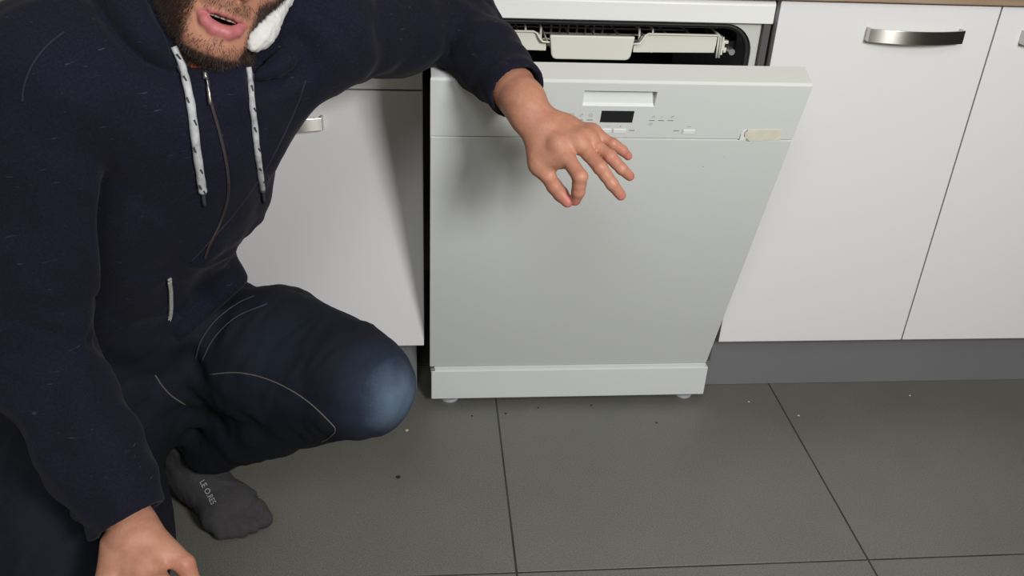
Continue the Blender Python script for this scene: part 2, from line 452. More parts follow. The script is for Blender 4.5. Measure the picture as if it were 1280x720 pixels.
bm.faces.new((vo[1], bs[0], bb[0], tb[0], tf[1], m0[1], vo[2])); bm.faces.new((vo[0], vo[3], m0[0], tf[0], tb[1], bb[1], bs[1]))
panel = dpart('control_panel', bm, M_APPD)
def pbox(name, x0, x1, v0, v1, w0, w1, m, bevel=0.0, label=None):
    bm = bmesh.new(); dbox(bm, x0, x1, v0, v1, w0, w1); o = dpart(name, bm, m, panel, bevel=bevel)
    if label: o['label'] = label
    return o
pbox('display', .2797, .3323, .6518, .6748, -.002, .0004, M_DISP, .0002, 'small black rectangular display')
for x0, x1 in ((.2845, .3005), (.3045, .3250), (.4195, .4385)):
    pbox('button', x0, x1, .6305, .6385, -.002, .0008, M_WHT, .0004)
    pbox('button_mark', x0 - .0022, x0 - .0010, .6300, .6388, -.001, .0003, M_PRINTL)
for x, v in ((.3345, .636), (.4075, .6362), (.2475, .6562), (.2632, .6562), (.3635, .6566), (.3785, .6568), (.3940, .6570)):
    pbox('indicator', x - .0045, x + .0045, v - .0008, v + .0008, -.001, .0003, M_PRINT)

def dicon(lines, x, v, s, th=.0005, m=None):
    """little printed programme symbol: raised ink strokes"""
    bm = bmesh.new()
    for ln in lines:
        for (a, b), (c, d) in zip(ln, ln[1:]):
            dx, dy = c - a, d - b; L = math.hypot(dx, dy) or 1; nx, ny = -dy / L * th, dx / L * th
            p = [(x + a * s + nx, v + b * s + ny), (x + c * s + nx, v + d * s + ny), (x + c * s - nx, v + d * s - ny), (x + a * s - nx, v + b * s - ny)]
            bm.faces.new([bm.verts.new(D(px, pv, .00025)) for px, pv in p])
    return dpart('symbol', bm, m or M_PRINTL, panel)
circ = [(math.cos(t * math.pi / 4), math.sin(t * math.pi / 4)) for t in range(9)]
dicon([[(-1, 1), (1, 1), (.6, .1), (-.6, .1), (-1, 1)], [(0, .1), (0, -.9)], [(-.5, -.9), (.5, -.9)]], .2335, .6655, .0030)
dicon([[(-1, -.8), (1, .9)], [(-.6, .9), (.4, .9), (.9, .2)], [(-.9, -.4), (0, -.9)]], .2480, .6655, .0030)
dicon([circ, [(-1.2, -1.2), (1.2, -1.2)]], .2635, .6660, .0026)
dicon([[(-1, -.6), (.1, .9), (1, -.6), (-1, -.6)]], .3648, .6645, .0024)
dicon([[(-1, 0), (-.3, -.4), (.3, .2), (1, -.2)]], .3790, .6642, .0024)
dicon([[(-1, -.8), (1, .9), (1.3, .3)], [(-.6, .1), (.5, -.7), (1.2, .5)]], .3945, .6645, .0024)
dicon([[(-1, .8), (1, .8), (.5, -.8), (-.5, -.8), (-1, .8)], [(1, .8), (1.6, .6)]], .3625, .6490, .0024)
dicon([[(-.8, 0), (.8, 0)]], .2945, .6440, .0030)
dicon([[(-.4, -.8), (.4, 0), (-.4, .8)]], .3145, .6440, .0016, m=M_PRINT)
dicon([[(-1, 0), (-.2, 0)], [(.1, 0), (1, 0)]], .4275, .6448, .0030, m=M_PRINT)
# torn adhesive tape strip over the seam at the right end
def sticker(pts, m, name):
    bm = bmesh.new(); a = [bm.verts.new(D(x, v, .0006)) for x, v in pts]; b = [bm.verts.new(D(x, v, .0001)) for x, v in pts]
    bm.faces.new(a)
    for i in range(len(pts)): j = (i + 1) % len(pts); bm.faces.new((a[i], b[i], b[j], a[j]))
    return dpart(name, bm, m, panel)
o = sticker([(.5235, .6295), (.5268, .6402), (.545, .6405), (.562, .6412), (.5815, .6415), (.5845, .637), (.5868, .631), (.5868, .6192), (.572, .6190), (.556, .6176), (.543, .6165), (.534, .6176), (.5262, .6250)], M_TAPE, 'adhesive_tape')
o['label'] = 'yellowed torn strip of adhesive tape'
sticker([(.5165, .6192), (.5165, .6325), (.5185, .6385), (.5245, .6400), (.5222, .6340), (.5226, .6285), (.5255, .6235), (.5285, .6192)], M_WHT, 'tape_flap')
bm = bmesh.new()
for q in ([(.5168, .6195), (.5172, .6315)], [(.5228, .6355), (.5262, .6402)], [(.5248, .6255), (.5228, .6290), (.5228, .6355)], [(.5285, .6188), (.536, .6170)]):
    for (x, v), (x2, v2) in zip(q, q[1:]):
        sweep(bm, [D(x, v, .0007), D(x2, v2, .0007)], .0004, 5)
dpart('tape_tear', bm, M_TAPED, panel)
# small chips on the door
for x, v, r in ((.470, .560, .0012), (.50, .5825, .0009), (.10, .61, .0008), (.05, .12, .0008)):
    bm = bmesh.new(); bm.faces.new([bm.verts.new(D(x + r * math.cos(k), v + .7 * r * math.sin(k), .0002)) for k in range(6)])
    dpart('chip_mark', bm, M_PRINT, door)

# ------------------------------------------------------------------ implicit-surface modelling
F4 = np.float32
class Prim:
    __slots__ = ('f', 'c', 'r', 'k')
    def __init__(s, f, c, r, k): s.f, s.c, s.r, s.k = f, np.array(c, F4), r, k

def cone(a, b, ra, rb, k=.01, sq=None):
    """round cone from a to b; sq = (axis, factor) squeezes its section along an axis"""
    a = np.array(a, F4); b = np.array(b, F4); ba = b - a; bb = float(ba @ ba) + 1e-12
    if sq is not None:
        n = np.array(sq[0], F4); n = n - ba * (n @ ba) / bb; n /= np.linalg.norm(n); s = float(sq[1])
    def f(P):
        q = P - a; h = np.clip(q @ ba / bb, 0, 1)
        q = q - h[:, None] * ba
        r = ra + (rb - ra) * h
        if sq is not None:
            t = q @ n
            d2 = np.einsum('ij,ij->i', q, q) + (1 / (s * s) - 1) * t * t
            d = np.sqrt(d2)
            return (d - r) * np.minimum(1, (s + (1 - s) * (1 - np.abs(t) / s / (d + 1e-6))))
        return np.sqrt(np.einsum('ij,ij->i', q, q)) - r
    return Prim(f, (a + b) / 2, math.sqrt(bb) / 2 + max(ra, rb), k)

def ell(c, R, r, k=.01):
    c = np.array(c, F4); R = np.array(R, F4); r = np.array(r, F4)
    def f(P):
        q = (P - c) @ R.T
        k0 = np.sqrt((q / r * (q / r)).sum(1)) + 1e-9; k1 = np.sqrt(((q / (r * r)) ** 2).sum(1)) + 1e-9
        return k0 * (k0 - 1) / k1
    return Prim(f, c, float(r.max()), k)

def chain(pts, rr, k=.01, sq=None):
    return [cone(pts[i], pts[i + 1], rr[i], rr[i + 1], k, sq) for i in range(len(pts) - 1)]

def smin(a, b, k):
    h = np.maximum(k - np.abs(a - b), 0) / k
    return np.minimum(a, b) - h * h * k * .25
def smax(a, b, k): return -smin(-a, -b, k)

def union(prims):
    def f(P):
        lo, hi = P.min(0), P.max(0)
        d = np.full(len(P), .07, F4)
        for p in prims:
            gap = np.maximum(np.maximum(lo - p.c, p.c - hi), 0)
            if math.sqrt(float((gap ** 2).sum())) - p.r > .07: continue
            d = smin(d, p.f(P).astype(F4), p.k)
        return d
    return f

def evalc(f, P, n=60000):
    return np.concatenate([f(P[i:i + n]) for i in range(0, len(P), n)]) if len(P) else np.zeros(0, F4)

def mesh_sdf(f, lo, hi, h):
    lo = np.array(lo, F4); B = 8
    nb = np.ceil((np.array(hi) - lo) / (h * B)).astype(int); n = nb * B
    bi = np.stack(np.meshgrid(*[np.arange(q) for q in nb], indexing='ij'), -1).reshape(-1, 3)
    cd = evalc(f, (lo + (bi + .5) * B * h).astype(F4), 4000)
    V = np.repeat(np.repeat(np.repeat(cd.reshape(nb), B, 0), B, 1), B, 2).astype(F4)
    act = bi[np.abs(cd) < B * h * .87 * 1.5 + .004]
    loc = np.stack(np.meshgrid(*[np.arange(B)] * 3, indexing='ij'), -1).reshape(-1, 3)
    for i in range(0, len(act), 64):
        idx = (act[i:i + 64, None, :] * B + loc[None]).reshape(-1, 3)
        V[idx[:, 0], idx[:, 1], idx[:, 2]] = f((lo + idx * h).astype(F4))
    ins = V < 0
    cells, pts, quads = [], [], []
    N = np.array(V.shape)
    lin = lambda c: (c[:, 0] * N[1] + c[:, 1]) * N[2] + c[:, 2]
    for ax in range(3):
        s0 = [slice(None)] * 3; s1 = [slice(None)] * 3
        s0[ax] = slice(0, -1); s1[ax] = slice(1, None)
        ijk = np.argwhere(ins[tuple(s0)] != ins[tuple(s1)])
        e = np.zeros(3, int); e[ax] = 1
        u = np.zeros(3, int); u[(ax + 1) % 3] = 1; v = np.zeros(3, int); v[(ax + 2) % 3] = 1
        ijk = ijk[(ijk[:, (ax + 1) % 3] > 0) & (ijk[:, (ax + 2) % 3] > 0)]
        a = V[ijk[:, 0], ijk[:, 1], ijk[:, 2]]; j2 = ijk + e; b = V[j2[:, 0], j2[:, 1], j2[:, 2]]
        pt = ijk + (a / (a - b))[:, None] * e
        q = np.stack([lin(ijk - u - v), lin(ijk - v), lin(ijk), lin(ijk - u)], 1)
        q[a >= 0] = q[a >= 0][:, ::-1]
        quads.append(q)
        for c in range(4): cells.append(q[:, c]); pts.append(pt)
    cells = np.concatenate(cells); pts = np.concatenate(pts); quads = np.concatenate(quads)
    uq, inv = np.unique(cells, return_inverse=True)
    cnt = np.bincount(inv)
    co = np.stack([np.bincount(inv, pts[:, i]) / cnt for i in range(3)], 1)
    return (lo + co * h), inv_map(uq, quads)
def inv_map(uq, quads): return np.searchsorted(uq, quads)

def grad_project(f, P, steps=2, e=.0006):
    P = P.astype(F4)
    for _ in range(steps):
        d = evalc(f, P); g = np.zeros_like(P)
        for i in range(3):
            o = np.zeros(3, F4); o[i] = e
            g[:, i] = (evalc(f, P + o) - evalc(f, P - o)) / (2 * e)
        n2 = np.maximum((g * g).sum(1), .15)
        P = P - np.clip(d / n2, -.003, .003)[:, None] * g
    return P

def mesh_from(name, co, quads):
    me = bpy.data.meshes.new(name)
    me.vertices.add(len(co)); me.vertices.foreach_set('co', np.ascontiguousarray(co, F4).ravel())
    me.loops.add(quads.size); me.loops.foreach_set('vertex_index', quads.ravel().astype(np.int32))
    me.polygons.add(len(quads)); me.polygons.foreach_set('loop_start', np.arange(0, quads.size, 4, dtype=np.int32))
    me.update(calc_edges=True); me.validate()
    me.polygons.foreach_set('use_smooth', np.ones(len(me.polygons), bool))
    return me

def keep_main(co, quads):
    """drop stray islands: keep the largest connected component"""
    lab = np.arange(len(co))
    while True:
        m = lab[quads].min(1); new = lab.copy()
        for c in range(4): np.minimum.at(new, quads[:, c], m)
        new = new[new]
        if (new == lab).all(): break
        lab = new
    big = np.bincount(lab).argmax(); kq = lab[quads[:, 0]] == big
    q = quads[kq]; used = np.unique(q)
    return co[used], np.searchsorted(used, q)

def coords(me):
    a = np.zeros(len(me.vertices) * 3, F4); me.vertices.foreach_get('co', a); return a.reshape(-1, 3)

def noise3(P, s, seed=0):
    """cheap smooth pseudo-noise: warped sines"""
    r = np.random.default_rng(seed); out = np.zeros(len(P), F4)
    q = P * s
    w = np.stack([np.sin(q @ r.normal(size=3).astype(F4) * 1.3 + r.uniform(0, 6)) for _ in range(3)], 1)
    q = q + .8 * w
    for _ in range(4):
        out += np.sin(q @ r.normal(size=3).astype(F4) * 1.6 + r.uniform(0, 6))
    return out / 4

nrm = lambda v: np.array(v, float) / np.linalg.norm(v)

# ------------------------------------------------------------------ the man: joints
NECK = np.array((-0.2677, -0.4241, 0.8498)); CHE = np.array((-0.3769, -0.3655, 0.6979)); BEL = np.array((-0.4937, -0.2933, 0.4876)); PEL = np.array((-0.5022, -0.2624, 0.3172)); UPC = np.array((-0.3048, -0.3964, 0.7898))
SHL = np.array((-0.1338, -0.3481, 0.8877)); ELL = np.array((0.0547, -0.1250, 0.8465)); WRL = np.array((0.1408, -0.3450, 0.7969))
SHR = np.array((-0.4317, -0.4963, 0.8532)); ELR = np.array((-0.5137, -0.5292, 0.5163)); WRR = np.array((-0.3733, -0.6801, 0.3308))
HPL = np.array((-0.4089, -0.1947, 0.2921)); KNL = np.array((-0.0959, -0.4416, 0.3774)); ANL = np.array((-0.4290, -0.2435, 0.0980))
HPR = np.array((-0.5685, -0.3095, 0.2623)); KNR = np.array((-.455, -.775, .10)); ANR = np.array((-.57, -.37, .075))
FT = nrm(np.array((.50, -.80, -.10)))
UT = nrm(NECK - PEL); FT = nrm(FT - UT * (FT @ UT)); LT = np.cross(UT, FT)     # facing, up, and the man's left

# head frame
VD = nrm(np.array((-0.2172, 1.0363, -0.2547)))                       # away from the viewer, along the gaze line
CR = np.array((0.9952, -0.0875, 0.0430)); CU = np.array((0.0060, 0.4959, 0.8684))
HF = nrm(-VD + .20 * CR - .16 * CU)
HU = np.array(.23 * CR + .97 * CU); HU = nrm(HU - HF * (HU @ HF)); HX = np.cross(HF, HU); HX = nrm(HX)
if HX @ CR < 0: HX = -HX
MOUTH = np.array((-0.2245, -0.5047, 0.9400))
HC = MOUTH - HF * .090 + HU * .070
HR = np.stack([HX, HF, HU])
def H(x, y, z): return HC + HX * x + HF * y + HU * z

# ---- head
head = [
    ell(H(0, -.015, .035), HR, (.077, .097, .086), .02),
    ell(H(0, .018, -.030), HR, (.067, .076, .094), .02),
]
for s in (-1, 1):
    head += [cone(H(s * .052, -.005, -.058), H(s * .018, .062, -.103), .021, .016, .03),
             ell(H(s * .042, .052, -.012), HR, (.024, .022, .02), .025),
             ell(H(s * .079, -.012, -.004), HR @ np.eye(3), (.008, .019, .031), .006)]
head += [ell(H(0, .073, -.106), HR, (.021, .017, .015), .022),
         cone(H(-.034, .076, .024), H(.034, .076, .024), .011, .011, .02),
         cone(H(0, .084, .008), H(0, .106, -.034), .008, .0115, .014),
         cone(H(0, .084, -.056), H(0, .077, -.098), .010, .008, .02)]
for s in (-1, 1):
    head.append(ell(H(s * .0125, .096, -.039), HR, (.0075, .010, .0075), .006))
head_neck = chain([H(0, -.030, -.050), NECK + (0, 0, .01), UPC], [.058, .058, .07], .03)
sock_sub = [ell(H(s * .031, .100, .003), HR, (.016, .018, .010)) for s in (-1, 1)]
nostril = [ell(H(s * .0075, .101, -.0475), HR, (.0035, .005, .004)) for s in (-1, 1)]
mouth_cav = ell(H(.001, .086, -.0738), HR, (.0300, .026, .0084))
lipU = chain([H(-.0280, .076, -.0700), H(-.015, .0870, -.0682), H(-.004, .0915, -.0664), H(.0045, .0915, -.0664), H(.015, .0870, -.0682), H(.0280, .076, -.0700)],
             [.0018, .0027, .0032, .0032, .0027, .0018], .004)
lipL = chain([H(-.0280, .076, -.0710), H(-.018, .0845, -.0815), H(-.007, .0895, -.0866), H(.007, .0895, -.0866), H(.018, .0845, -.0815), H(.0280, .076, -.0710)],
             [.0020, .0056, .0074, .0074, .0056, .0020], .006)
eyes = [ell(H(s * .031, .0700, .003), np.eye(3), (.0122,) * 3, .001) for s in (-1, 1)]
lids = []
for s in (-1, 1):
    lids += chain([H(s * .0165, .0775, .001), H(s * .024, .0800, .0090), H(s * .033, .0800, .0105), H(s * .0445, .0735, .002)], [.002, .0032, .0032, .002], .003)
    lids += chain([H(s * .0165, .0775, .000), H(s * .025, .0790, -.0060), H(s * .035, .0780, -.0062), H(s * .0445, .0735, .001)], [.002, .0026, .0026, .002], .003)
uh = union(head + head_neck); ul = union(lipU + lipL); us = union(sock_sub); un = union(nostril); ue = union(eyes); uld = union(lids)
def head_sdf(P):
    d = uh(P)
    near = np.abs(d) < .03
    if near.any():
        Q = P[near]; e = d[near]
        e = smax(e, -us(Q), .012)
        e = smin(e, ue(Q), .002)
        e = smin(e, uld(Q), .004)
        e = smax(e, -mouth_cav.f(Q).astype(F4), .004)
        e = smin(e, ul(Q), .004)
        e = smax(e, -un(Q), .003)
        d[near] = e
    return d

# ---- hands
def finger(pts, rr, k=.004):
    return union(chain(pts, rr, k))
def A3(*l): return [np.array(p) for p in l]
# left hand: hangs in front of the control panel, thumb touching the bent index finger
LW = WRL
L_idx = A3((0.1831, -0.4078, 0.7546), (0.2091, -0.4558, 0.7264), (0.2091, -0.4534, 0.7043), (0.2070, -0.4462, 0.6880))
L_mid = A3((0.2101, -0.4104, 0.7594), (0.2364, -0.4499, 0.7380), (0.2540, -0.4553, 0.7159), (0.2686, -0.4521, 0.6981))
L_rng = A3((0.2238, -0.4009, 0.7606), (0.2529, -0.4330, 0.7465), (0.2695, -0.4361, 0.7303), (0.2829, -0.4319, 0.7180))
L_pnk = A3((0.2339, -0.3855, 0.7632), (0.2600, -0.4079, 0.7554), (0.2745, -0.4079, 0.7462), (0.2840, -0.4050, 0.7369))
L_thb = A3((0.1491, -0.3803, 0.7615), (0.1599, -0.4034, 0.7233), (0.1796, -0.4281, 0.7003), (0.1965, -0.4437, 0.6844))
L_car = np.array((0.1466, -0.3621, 0.7807))
def hand(W_, car, idx, mid, rng_, pnk, thb, back, ir=.0098, web=None, bulk=()):
    S = 1.0
    pal = []
    for f_, r in ((idx, .0135), (mid, .0130), (rng_, .0120), (pnk, .0104)):
        pal.append(cone(car + (f_[0] - car) * .05, f_[0], .0185, r * .93, .012, (back, .8)))
    pal.append(cone(idx[0], mid[0], .010, .010, .014)); pal.append(cone(mid[0], rng_[0], .0095, .0095, .014)); pal.append(cone(rng_[0], pnk[0], .009, .009, .014))
    pal.append(cone(car * .5 + idx[0] * .5, car * .4 + pnk[0] * .6, .013, .012, .014))
    pal.append(cone(thb[0] * .6 + car * .4, thb[1], .0165, .0112, .016))
    if web: pal.append(cone(thb[1] * .9 + thb[2] * .1, idx[0] * .9 + idx[1] * .1, .008, .010, .018)); pal.append(cone(thb[1], car * .5 + idx[0] * .5, .010, .012, .016))
    for f_ in (idx, mid, rng_, pnk):        # knuckles and tendons
        pal.append(ell(f_[0] + back * .0058, np.eye(3), (.0072,) * 3, .010))
        pal.append(cone(car * .75 + f_[0] * .25 + back * .0095, f_[0] + back * .006, .0035, .0042, .009))
    pal += list(web or ()) + list(bulk)
    up = union(pal)
    fs = []
    for f_, r in ((idx, ir), (mid, .0100), (rng_, .0093), (pnk, .0082)):
        m1 = f_[0] * .5 + f_[1] * .5
        fs.append(union(chain([f_[0], m1, f_[1], f_[1] * .5 + f_[2] * .5, f_[2], f_[3]], [r * 1.12, r * .98, r * .99, r * .88, r * .86, r * .74], .003)))
    m1 = thb[1] * .5 + thb[2] * .5
    fs.append(union(chain([thb[1], m1, thb[2], thb[2] * .5 + thb[3] * .5, thb[3]], [.0112, .0106, .0108, .0105, .0082], .003)))
    def f(P):
        d = up(P)
        e = fs[0](P)
        for g in fs[1:]: e = smin(e, g(P), .0022)
        return smin(d, e, .009)
    return f
LB = nrm(-np.array((0.1511, 0.9425, -0.3461)) + .12 * CU)
hL = hand(LW, L_car, L_idx, L_mid, L_rng, L_pnk, L_thb, LB, .0107, [cone((0.1622, -0.3975, 0.7340), (0.1740, -0.4141, 0.7277), .0125, .0085, .014), cone((0.1706, -0.3976, 0.7436), (0.1855, -0.4247, 0.7356), .012, .0095, .014)])
# right hand: rests on the right thigh
R_car = np.array((-0.3692, -0.6949, 0.3258))
R_idx = A3((-0.3279, -0.7532, 0.3028), (-0.3218, -0.7750, 0.2821), (-0.3310, -0.7648, 0.2416), (-0.3409, -0.7552, 0.2158))
R_mid = A3((-0.3480, -0.7589, 0.2990), (-0.3457, -0.7816, 0.2699), (-0.3522, -0.7704, 0.2276), (-0.3610, -0.7587, 0.2017))
R_rng = A3((-0.3719, -0.7514, 0.2933), (-0.3708, -0.7720, 0.2657), (-0.3808, -0.7599, 0.2240), (-0.3875, -0.7498, 0.2000))
R_pnk = A3((-0.3943, -0.7378, 0.2965), (-0.4002, -0.7487, 0.2662), (-0.4094, -0.7394, 0.2340), (-0.4134, -0.7330, 0.2161))
R_thb = A3((-0.3412, -0.6937, 0.3234), (-0.3051, -0.7199, 0.3050), (-0.2954, -0.7298, 0.2794), (-0.3014, -0.7288, 0.2495))
RB = nrm(-np.array((-0.3086, 0.7550, -0.7645)) + .25 * CU)
hRf = hand(WRR, R_car, R_idx, R_mid, R_rng, R_pnk, R_thb, RB, .0105, None, [cone((-0.3943, -0.6921, 0.3157), (-0.3951, -0.7291, 0.2954), .0205, .016, .016), cone((-0.3499, -0.6884, 0.3268), (-0.3196, -0.7094, 0.3103), .015, .0115, .010)])

# ---- rest of the body
# wrists are wider than thick
armL = [cone(LW + (ELL - LW) * .32, LW + (L_car - LW) * .4, .0345, .0300, .015, (LB, .86)), cone(SHL, ELL, .046, .040, .02), cone(ELL, LW + (ELL - LW) * .25, .041, .030, .02), cone(LW + (ELL - LW) * .25, L_car, .0290, .0235, .012, (LB, .78)), cone(LW, L_car, .0275, .0235, .012, (LB, .8))]
armR = [cone(SHR, ELR, .048, .041, .02), cone(ELR, WRR + (ELR - WRR) * .25, .041, .030, .02), cone(WRR + (ELR - WRR) * .25, WRR, .030, .0275, .012, (RB, .8)), cone(WRR, R_car, .0275, .026, .012, (RB, .8))]
torso = [cone(PEL, BEL, .125, .125, .05, (FT, .72)), cone(BEL, CHE, .125, .145, .05, (FT, .72)), cone(CHE, UPC, .150, .105, .05, (FT, .75)),
         cone(UPC, SHL, .075, .05, .04), cone(UPC, SHR, .075, .05, .04)]
legs = [cone(HPL, KNL, .078, .055, .03), cone(KNL, ANL * .5 + KNL * .5, .052, .050, .02), cone(ANL * .5 + KNL * .5, ANL, .050, .036, .02),
        cone(HPR, KNR, .078, .055, .03), cone(KNR, ANR * .5 + KNR * .5, .052, .050, .02), cone(ANR * .5 + KNR * .5, ANR, .050, .036, .02),
        cone(PEL, HPL, .11, .085, .05), cone(PEL, HPR, .11, .085, .05)]
# feet
TOE = np.array((-0.3310, -0.3444, 0.0280)); FD = TOE - ANL; FD[2] = 0; FD = nrm(FD); FS = np.cross((0, 0, 1), FD)
def foot(an, fd, fs, grow=0.0, toes=True):
    z = lambda p, h: np.array((p[0], p[1], h))
    heel = z(an - fd * .045, .034); ball = z(an + fd * .115, .030)
    L = [cone(an + (0, 0, .06), z(an, .06), .036 + grow, .038 + grow, .02), cone(heel, z(an + fd * .02, .036), .031 + grow, .034 + grow, .02),
         cone(z(an, .062), ball + fs * .012, .036 + grow, .026 + grow, .03), cone(z(an, .05), ball - fs * .024, .034 + grow, .021 + grow, .03),
         cone(ball + fs * .022, ball - fs * .028, .025 + grow, .020 + grow, .02)]
    if toes:
        for i, (o, l, r) in enumerate(((.030, .052, .0150), (.008, .054, .0115), (-.010, .048, .0108), (-.025, .040, .0102), (-.038, .030, .0098))):
            b = ball + fs * o
            L.append(cone(z(b + fd * .01, .024), z(b + fd * l * .62, .027), r + grow, r + grow, .0045)); L.append(cone(z(b + fd * l * .62, .027), z(b + fd * l, .017 + grow * .3), r + grow, r * .92 + grow, .0035))
    return L
feet = foot(ANL, FD, FS)
# right foot: kneeling, toes tucked behind
FDR = nrm(np.array((-.35, .9, 0)))
RTOE = ANR + FDR * .11 + np.array((0, 0, -.035)); RHEEL = ANR + FDR * .03 + np.array((0, 0, .04))
feet += [cone(ANR, RHEEL, .036, .032, .02), cone(RHEEL, RTOE, .036, .028, .02), cone(RTOE, RTOE + FDR * .05 + (0, 0, -.008), .027, .02, .02)]
def door_sdf(P):
    q = P - np.array(HO, F4); v = q @ np.array(HE, F4); w = q @ np.array(HN, F4)
    d1 = np.maximum(np.abs(v - VT / 2) - VT / 2, np.abs(w + .034) - .0345)
    return np.maximum(d1, np.maximum(LX0 - P[:, 0], P[:, 0] - LX1)).astype(F4)

ub = union(torso + armL + armR + legs + feet)
LHC = np.mean(L_mid, 0); RHC = np.mean(R_mid, 0)
def boxnear(P, c, r):
    lo, hi = P.min(0), P.max(0)
    g = np.maximum(np.maximum(lo - c, c - hi), 0); return float((g ** 2).sum()) < r * r
def body_sdf(P):
    d = ub(P)
    if boxnear(P, HC, .30): d = smin(d, head_sdf(P), .012)
    if boxnear(P, LHC, .22): d = smin(d, hL(P), .010)
    if boxnear(P, RHC, .22): d = smin(d, hRf(P), .010)
    if boxnear(P, ELL, .30): d = smax(d, -(door_sdf(P) - .0075), .004)
    return np.maximum(d, (.0030 - P[:, 2]).astype(F4))

BLO, BHI = (-.86, -.98, -.02), (.36, .05, 1.26)
co, qd = mesh_sdf(body_sdf, BLO, BHI, .0034)
co, qd = keep_main(co, qd)
me = mesh_from('person', co, qd)
# refine face and hands
bm = bmesh.new(); bm.from_mesh(me)
Lw = Vector(LHC); Rw = Vector(RHC); Mw = Vector(H(0, .09, -.06))
Lc_ = Vector(np.mean([L_mid[0], L_idx[2], LW], 0))
def refine_edges(c, r): return [e for e in bm.edges if (e.verts[0].co - c).length < r and (e.verts[1].co - c).length < r]
es = list({e for c, r in ((Mw, .085), (Lc_, .115), (Vector(R_car), .085)) for e in refine_edges(c, r)})
bmesh.ops.subdivide_edges(bm, edges=es, cuts=1, use_grid_fill=True)
bm.to_mesh(me); bm.free()
P = coords(me)
sel = (np.linalg.norm(P - np.array(Mw), axis=1) < .10) | (np.linalg.norm(P - np.array(Lc_), axis=1) < .13) | (np.linalg.norm(P - R_car, axis=1) < .10)
P[sel] = grad_project(body_sdf, P[sel], 2)
me.vertices.foreach_set('co', P.ravel()); me.update()
me.polygons.foreach_set('use_smooth', np.ones(len(me.polygons), bool))

# ---- skin colours (what the skin itself is: lips, beard roots, knuckles, nails)
hl = (P - HC) @ HR.T                                  # head coordinates
col = np.tile(np.array(srgb(183, 130, 106)[:3]), (len(P), 1))
def blend(c, w):
    global col
    w = np.clip(w, 0, 1)[:, None]; col = col * (1 - w) + np.array(c[:3]) * w
isHead = np.linalg.norm(P - HC, axis=1) < .17
sm = lambda e0, e1, x: np.clip((x - e0) / (e1 - e0), 0, 1) ** 2 * (3 - 2 * np.clip((x - e0) / (e1 - e0), 0, 1))
dl = evalc(ul, P[isHead]) if isHead.any() else np.zeros(0)
lipw = np.zeros(len(P)); lipw[isHead] = 1 - sm(-.0004, .0012, dl)
lipw *= (hl[:, 1] > .070)
x, y, z = hl[:, 0], hl[:, 1], hl[:, 2]
nz = noise3(P, 160, 3) * .5 + noise3(P, 380, 4) * .5
def beard_mask(x, y, z, nz):
    jaw = sm(-.035, -.060, z) * sm(-.145, -.125, z)
    side = sm(.029, .043, np.abs(x) - .10 * np.clip(y - .05, 0, .05) * 0)
    sides = np.maximum(side, sm(-.112, -.122, z)) * sm(.02, -.02, z + .2 * (y - .03) * 0)
    side_area = sides * sm(.012, -.012, z - .9 * np.clip(.030 - y, -.05, .03)) * (y > -.03)
    under = sm(-.113, -.122, z) * (y > -.01)
    must = sm(.006, .002, np.abs(z + .0570) - .0035) * sm(.032, .024, np.abs(x)) * (y > .06) * .32
    soul = sm(.008, .003, np.abs(x)) * sm(.007, .002, np.abs(z + .0965) - .003) * (y > .06) * .25
    chin = sm(-.094, -.106, z) * sm(.05, .03, np.abs(x)) * (y > .03) * .16
    return np.clip(np.maximum.reduce([side_area, under, must, soul, chin]) + .0 * nz, 0, 1)
bw = np.where(isHead, beard_mask(x, y, z, nz), 0)
blend(srgb(178, 112, 90), np.where(isHead, .35 * sm(.03, .06, y) * sm(-.06, -.02, z), 0))       # warm cheeks, nose
blend(srgb(48, 34, 27), np.clip(bw * (.80 + .35 * nz), 0, .92) * (1 - lipw))
blend(srgb(178, 94, 106), lipw * .9)
inm = isHead & (np.abs(x) < .024) & (z < -.0665) & (z > -.083) & (y < .082) & (y > .04)
blend(srgb(70, 24, 24), inm * 1.0)
eyed = isHead & (evalc(ue, P) < .0008) & (evalc(uld, P) > .0006) if len(P) else isHead
blend(srgb(225, 222, 215), eyed * 1.0)
for s in (-1, 1):
    blend(srgb(60, 70, 60), isHead & (np.hypot(x - s * .031, z - .003) < .0062) & (y > .07) & eyed)
    blend(srgb(12, 12, 12), isHead & (np.hypot(x - s * .031, z - .003) < .0028) & (y > .07) & eyed)
    blend(srgb(52, 38, 30), isHead & (np.abs(z - .0275 + .25 * np.abs(np.abs(x) - .03)) < .0042) & (np.abs(x) > .013) & (np.abs(x) < .047) & (y > .05) & (x * s > 0))
hd = (np.linalg.norm(P - np.array(Lc_), axis=1) < .15) | (np.linalg.norm(P - RHC, axis=1) < .17)
for f_ in (L_idx, L_mid, L_rng, L_pnk, R_idx, R_mid, R_rng, R_pnk, L_thb, R_thb):
    thumb = f_ is L_thb or f_ is R_thb
    for j, w in ((0, .40), (1, .35), (2, .22)):
        if thumb and j == 0: continue
        q = f_[j]
        blend(srgb(190, 112, 100), w * np.exp(-((P - q) ** 2).sum(1) / (2 * .0085 ** 2)))
    blend(srgb(202, 106, 106), .6 * np.exp(-((P - f_[3]) ** 2).sum(1) / (2 * .008 ** 2)))
mott = noise3(P, 70, 9); blend(srgb(166, 100, 84), np.where(hd, np.clip(mott, 0, 1) * .35, 0)); blend(srgb(206, 158, 130), np.where(hd, np.clip(-mott, 0, 1) * .3, 0))
at_ = me.color_attributes.new('skin_colour', 'FLOAT_COLOR', 'POINT')
at_.data.foreach_set('color', np.concatenate([col, np.ones((len(col), 1))], 1).astype(F4).ravel())

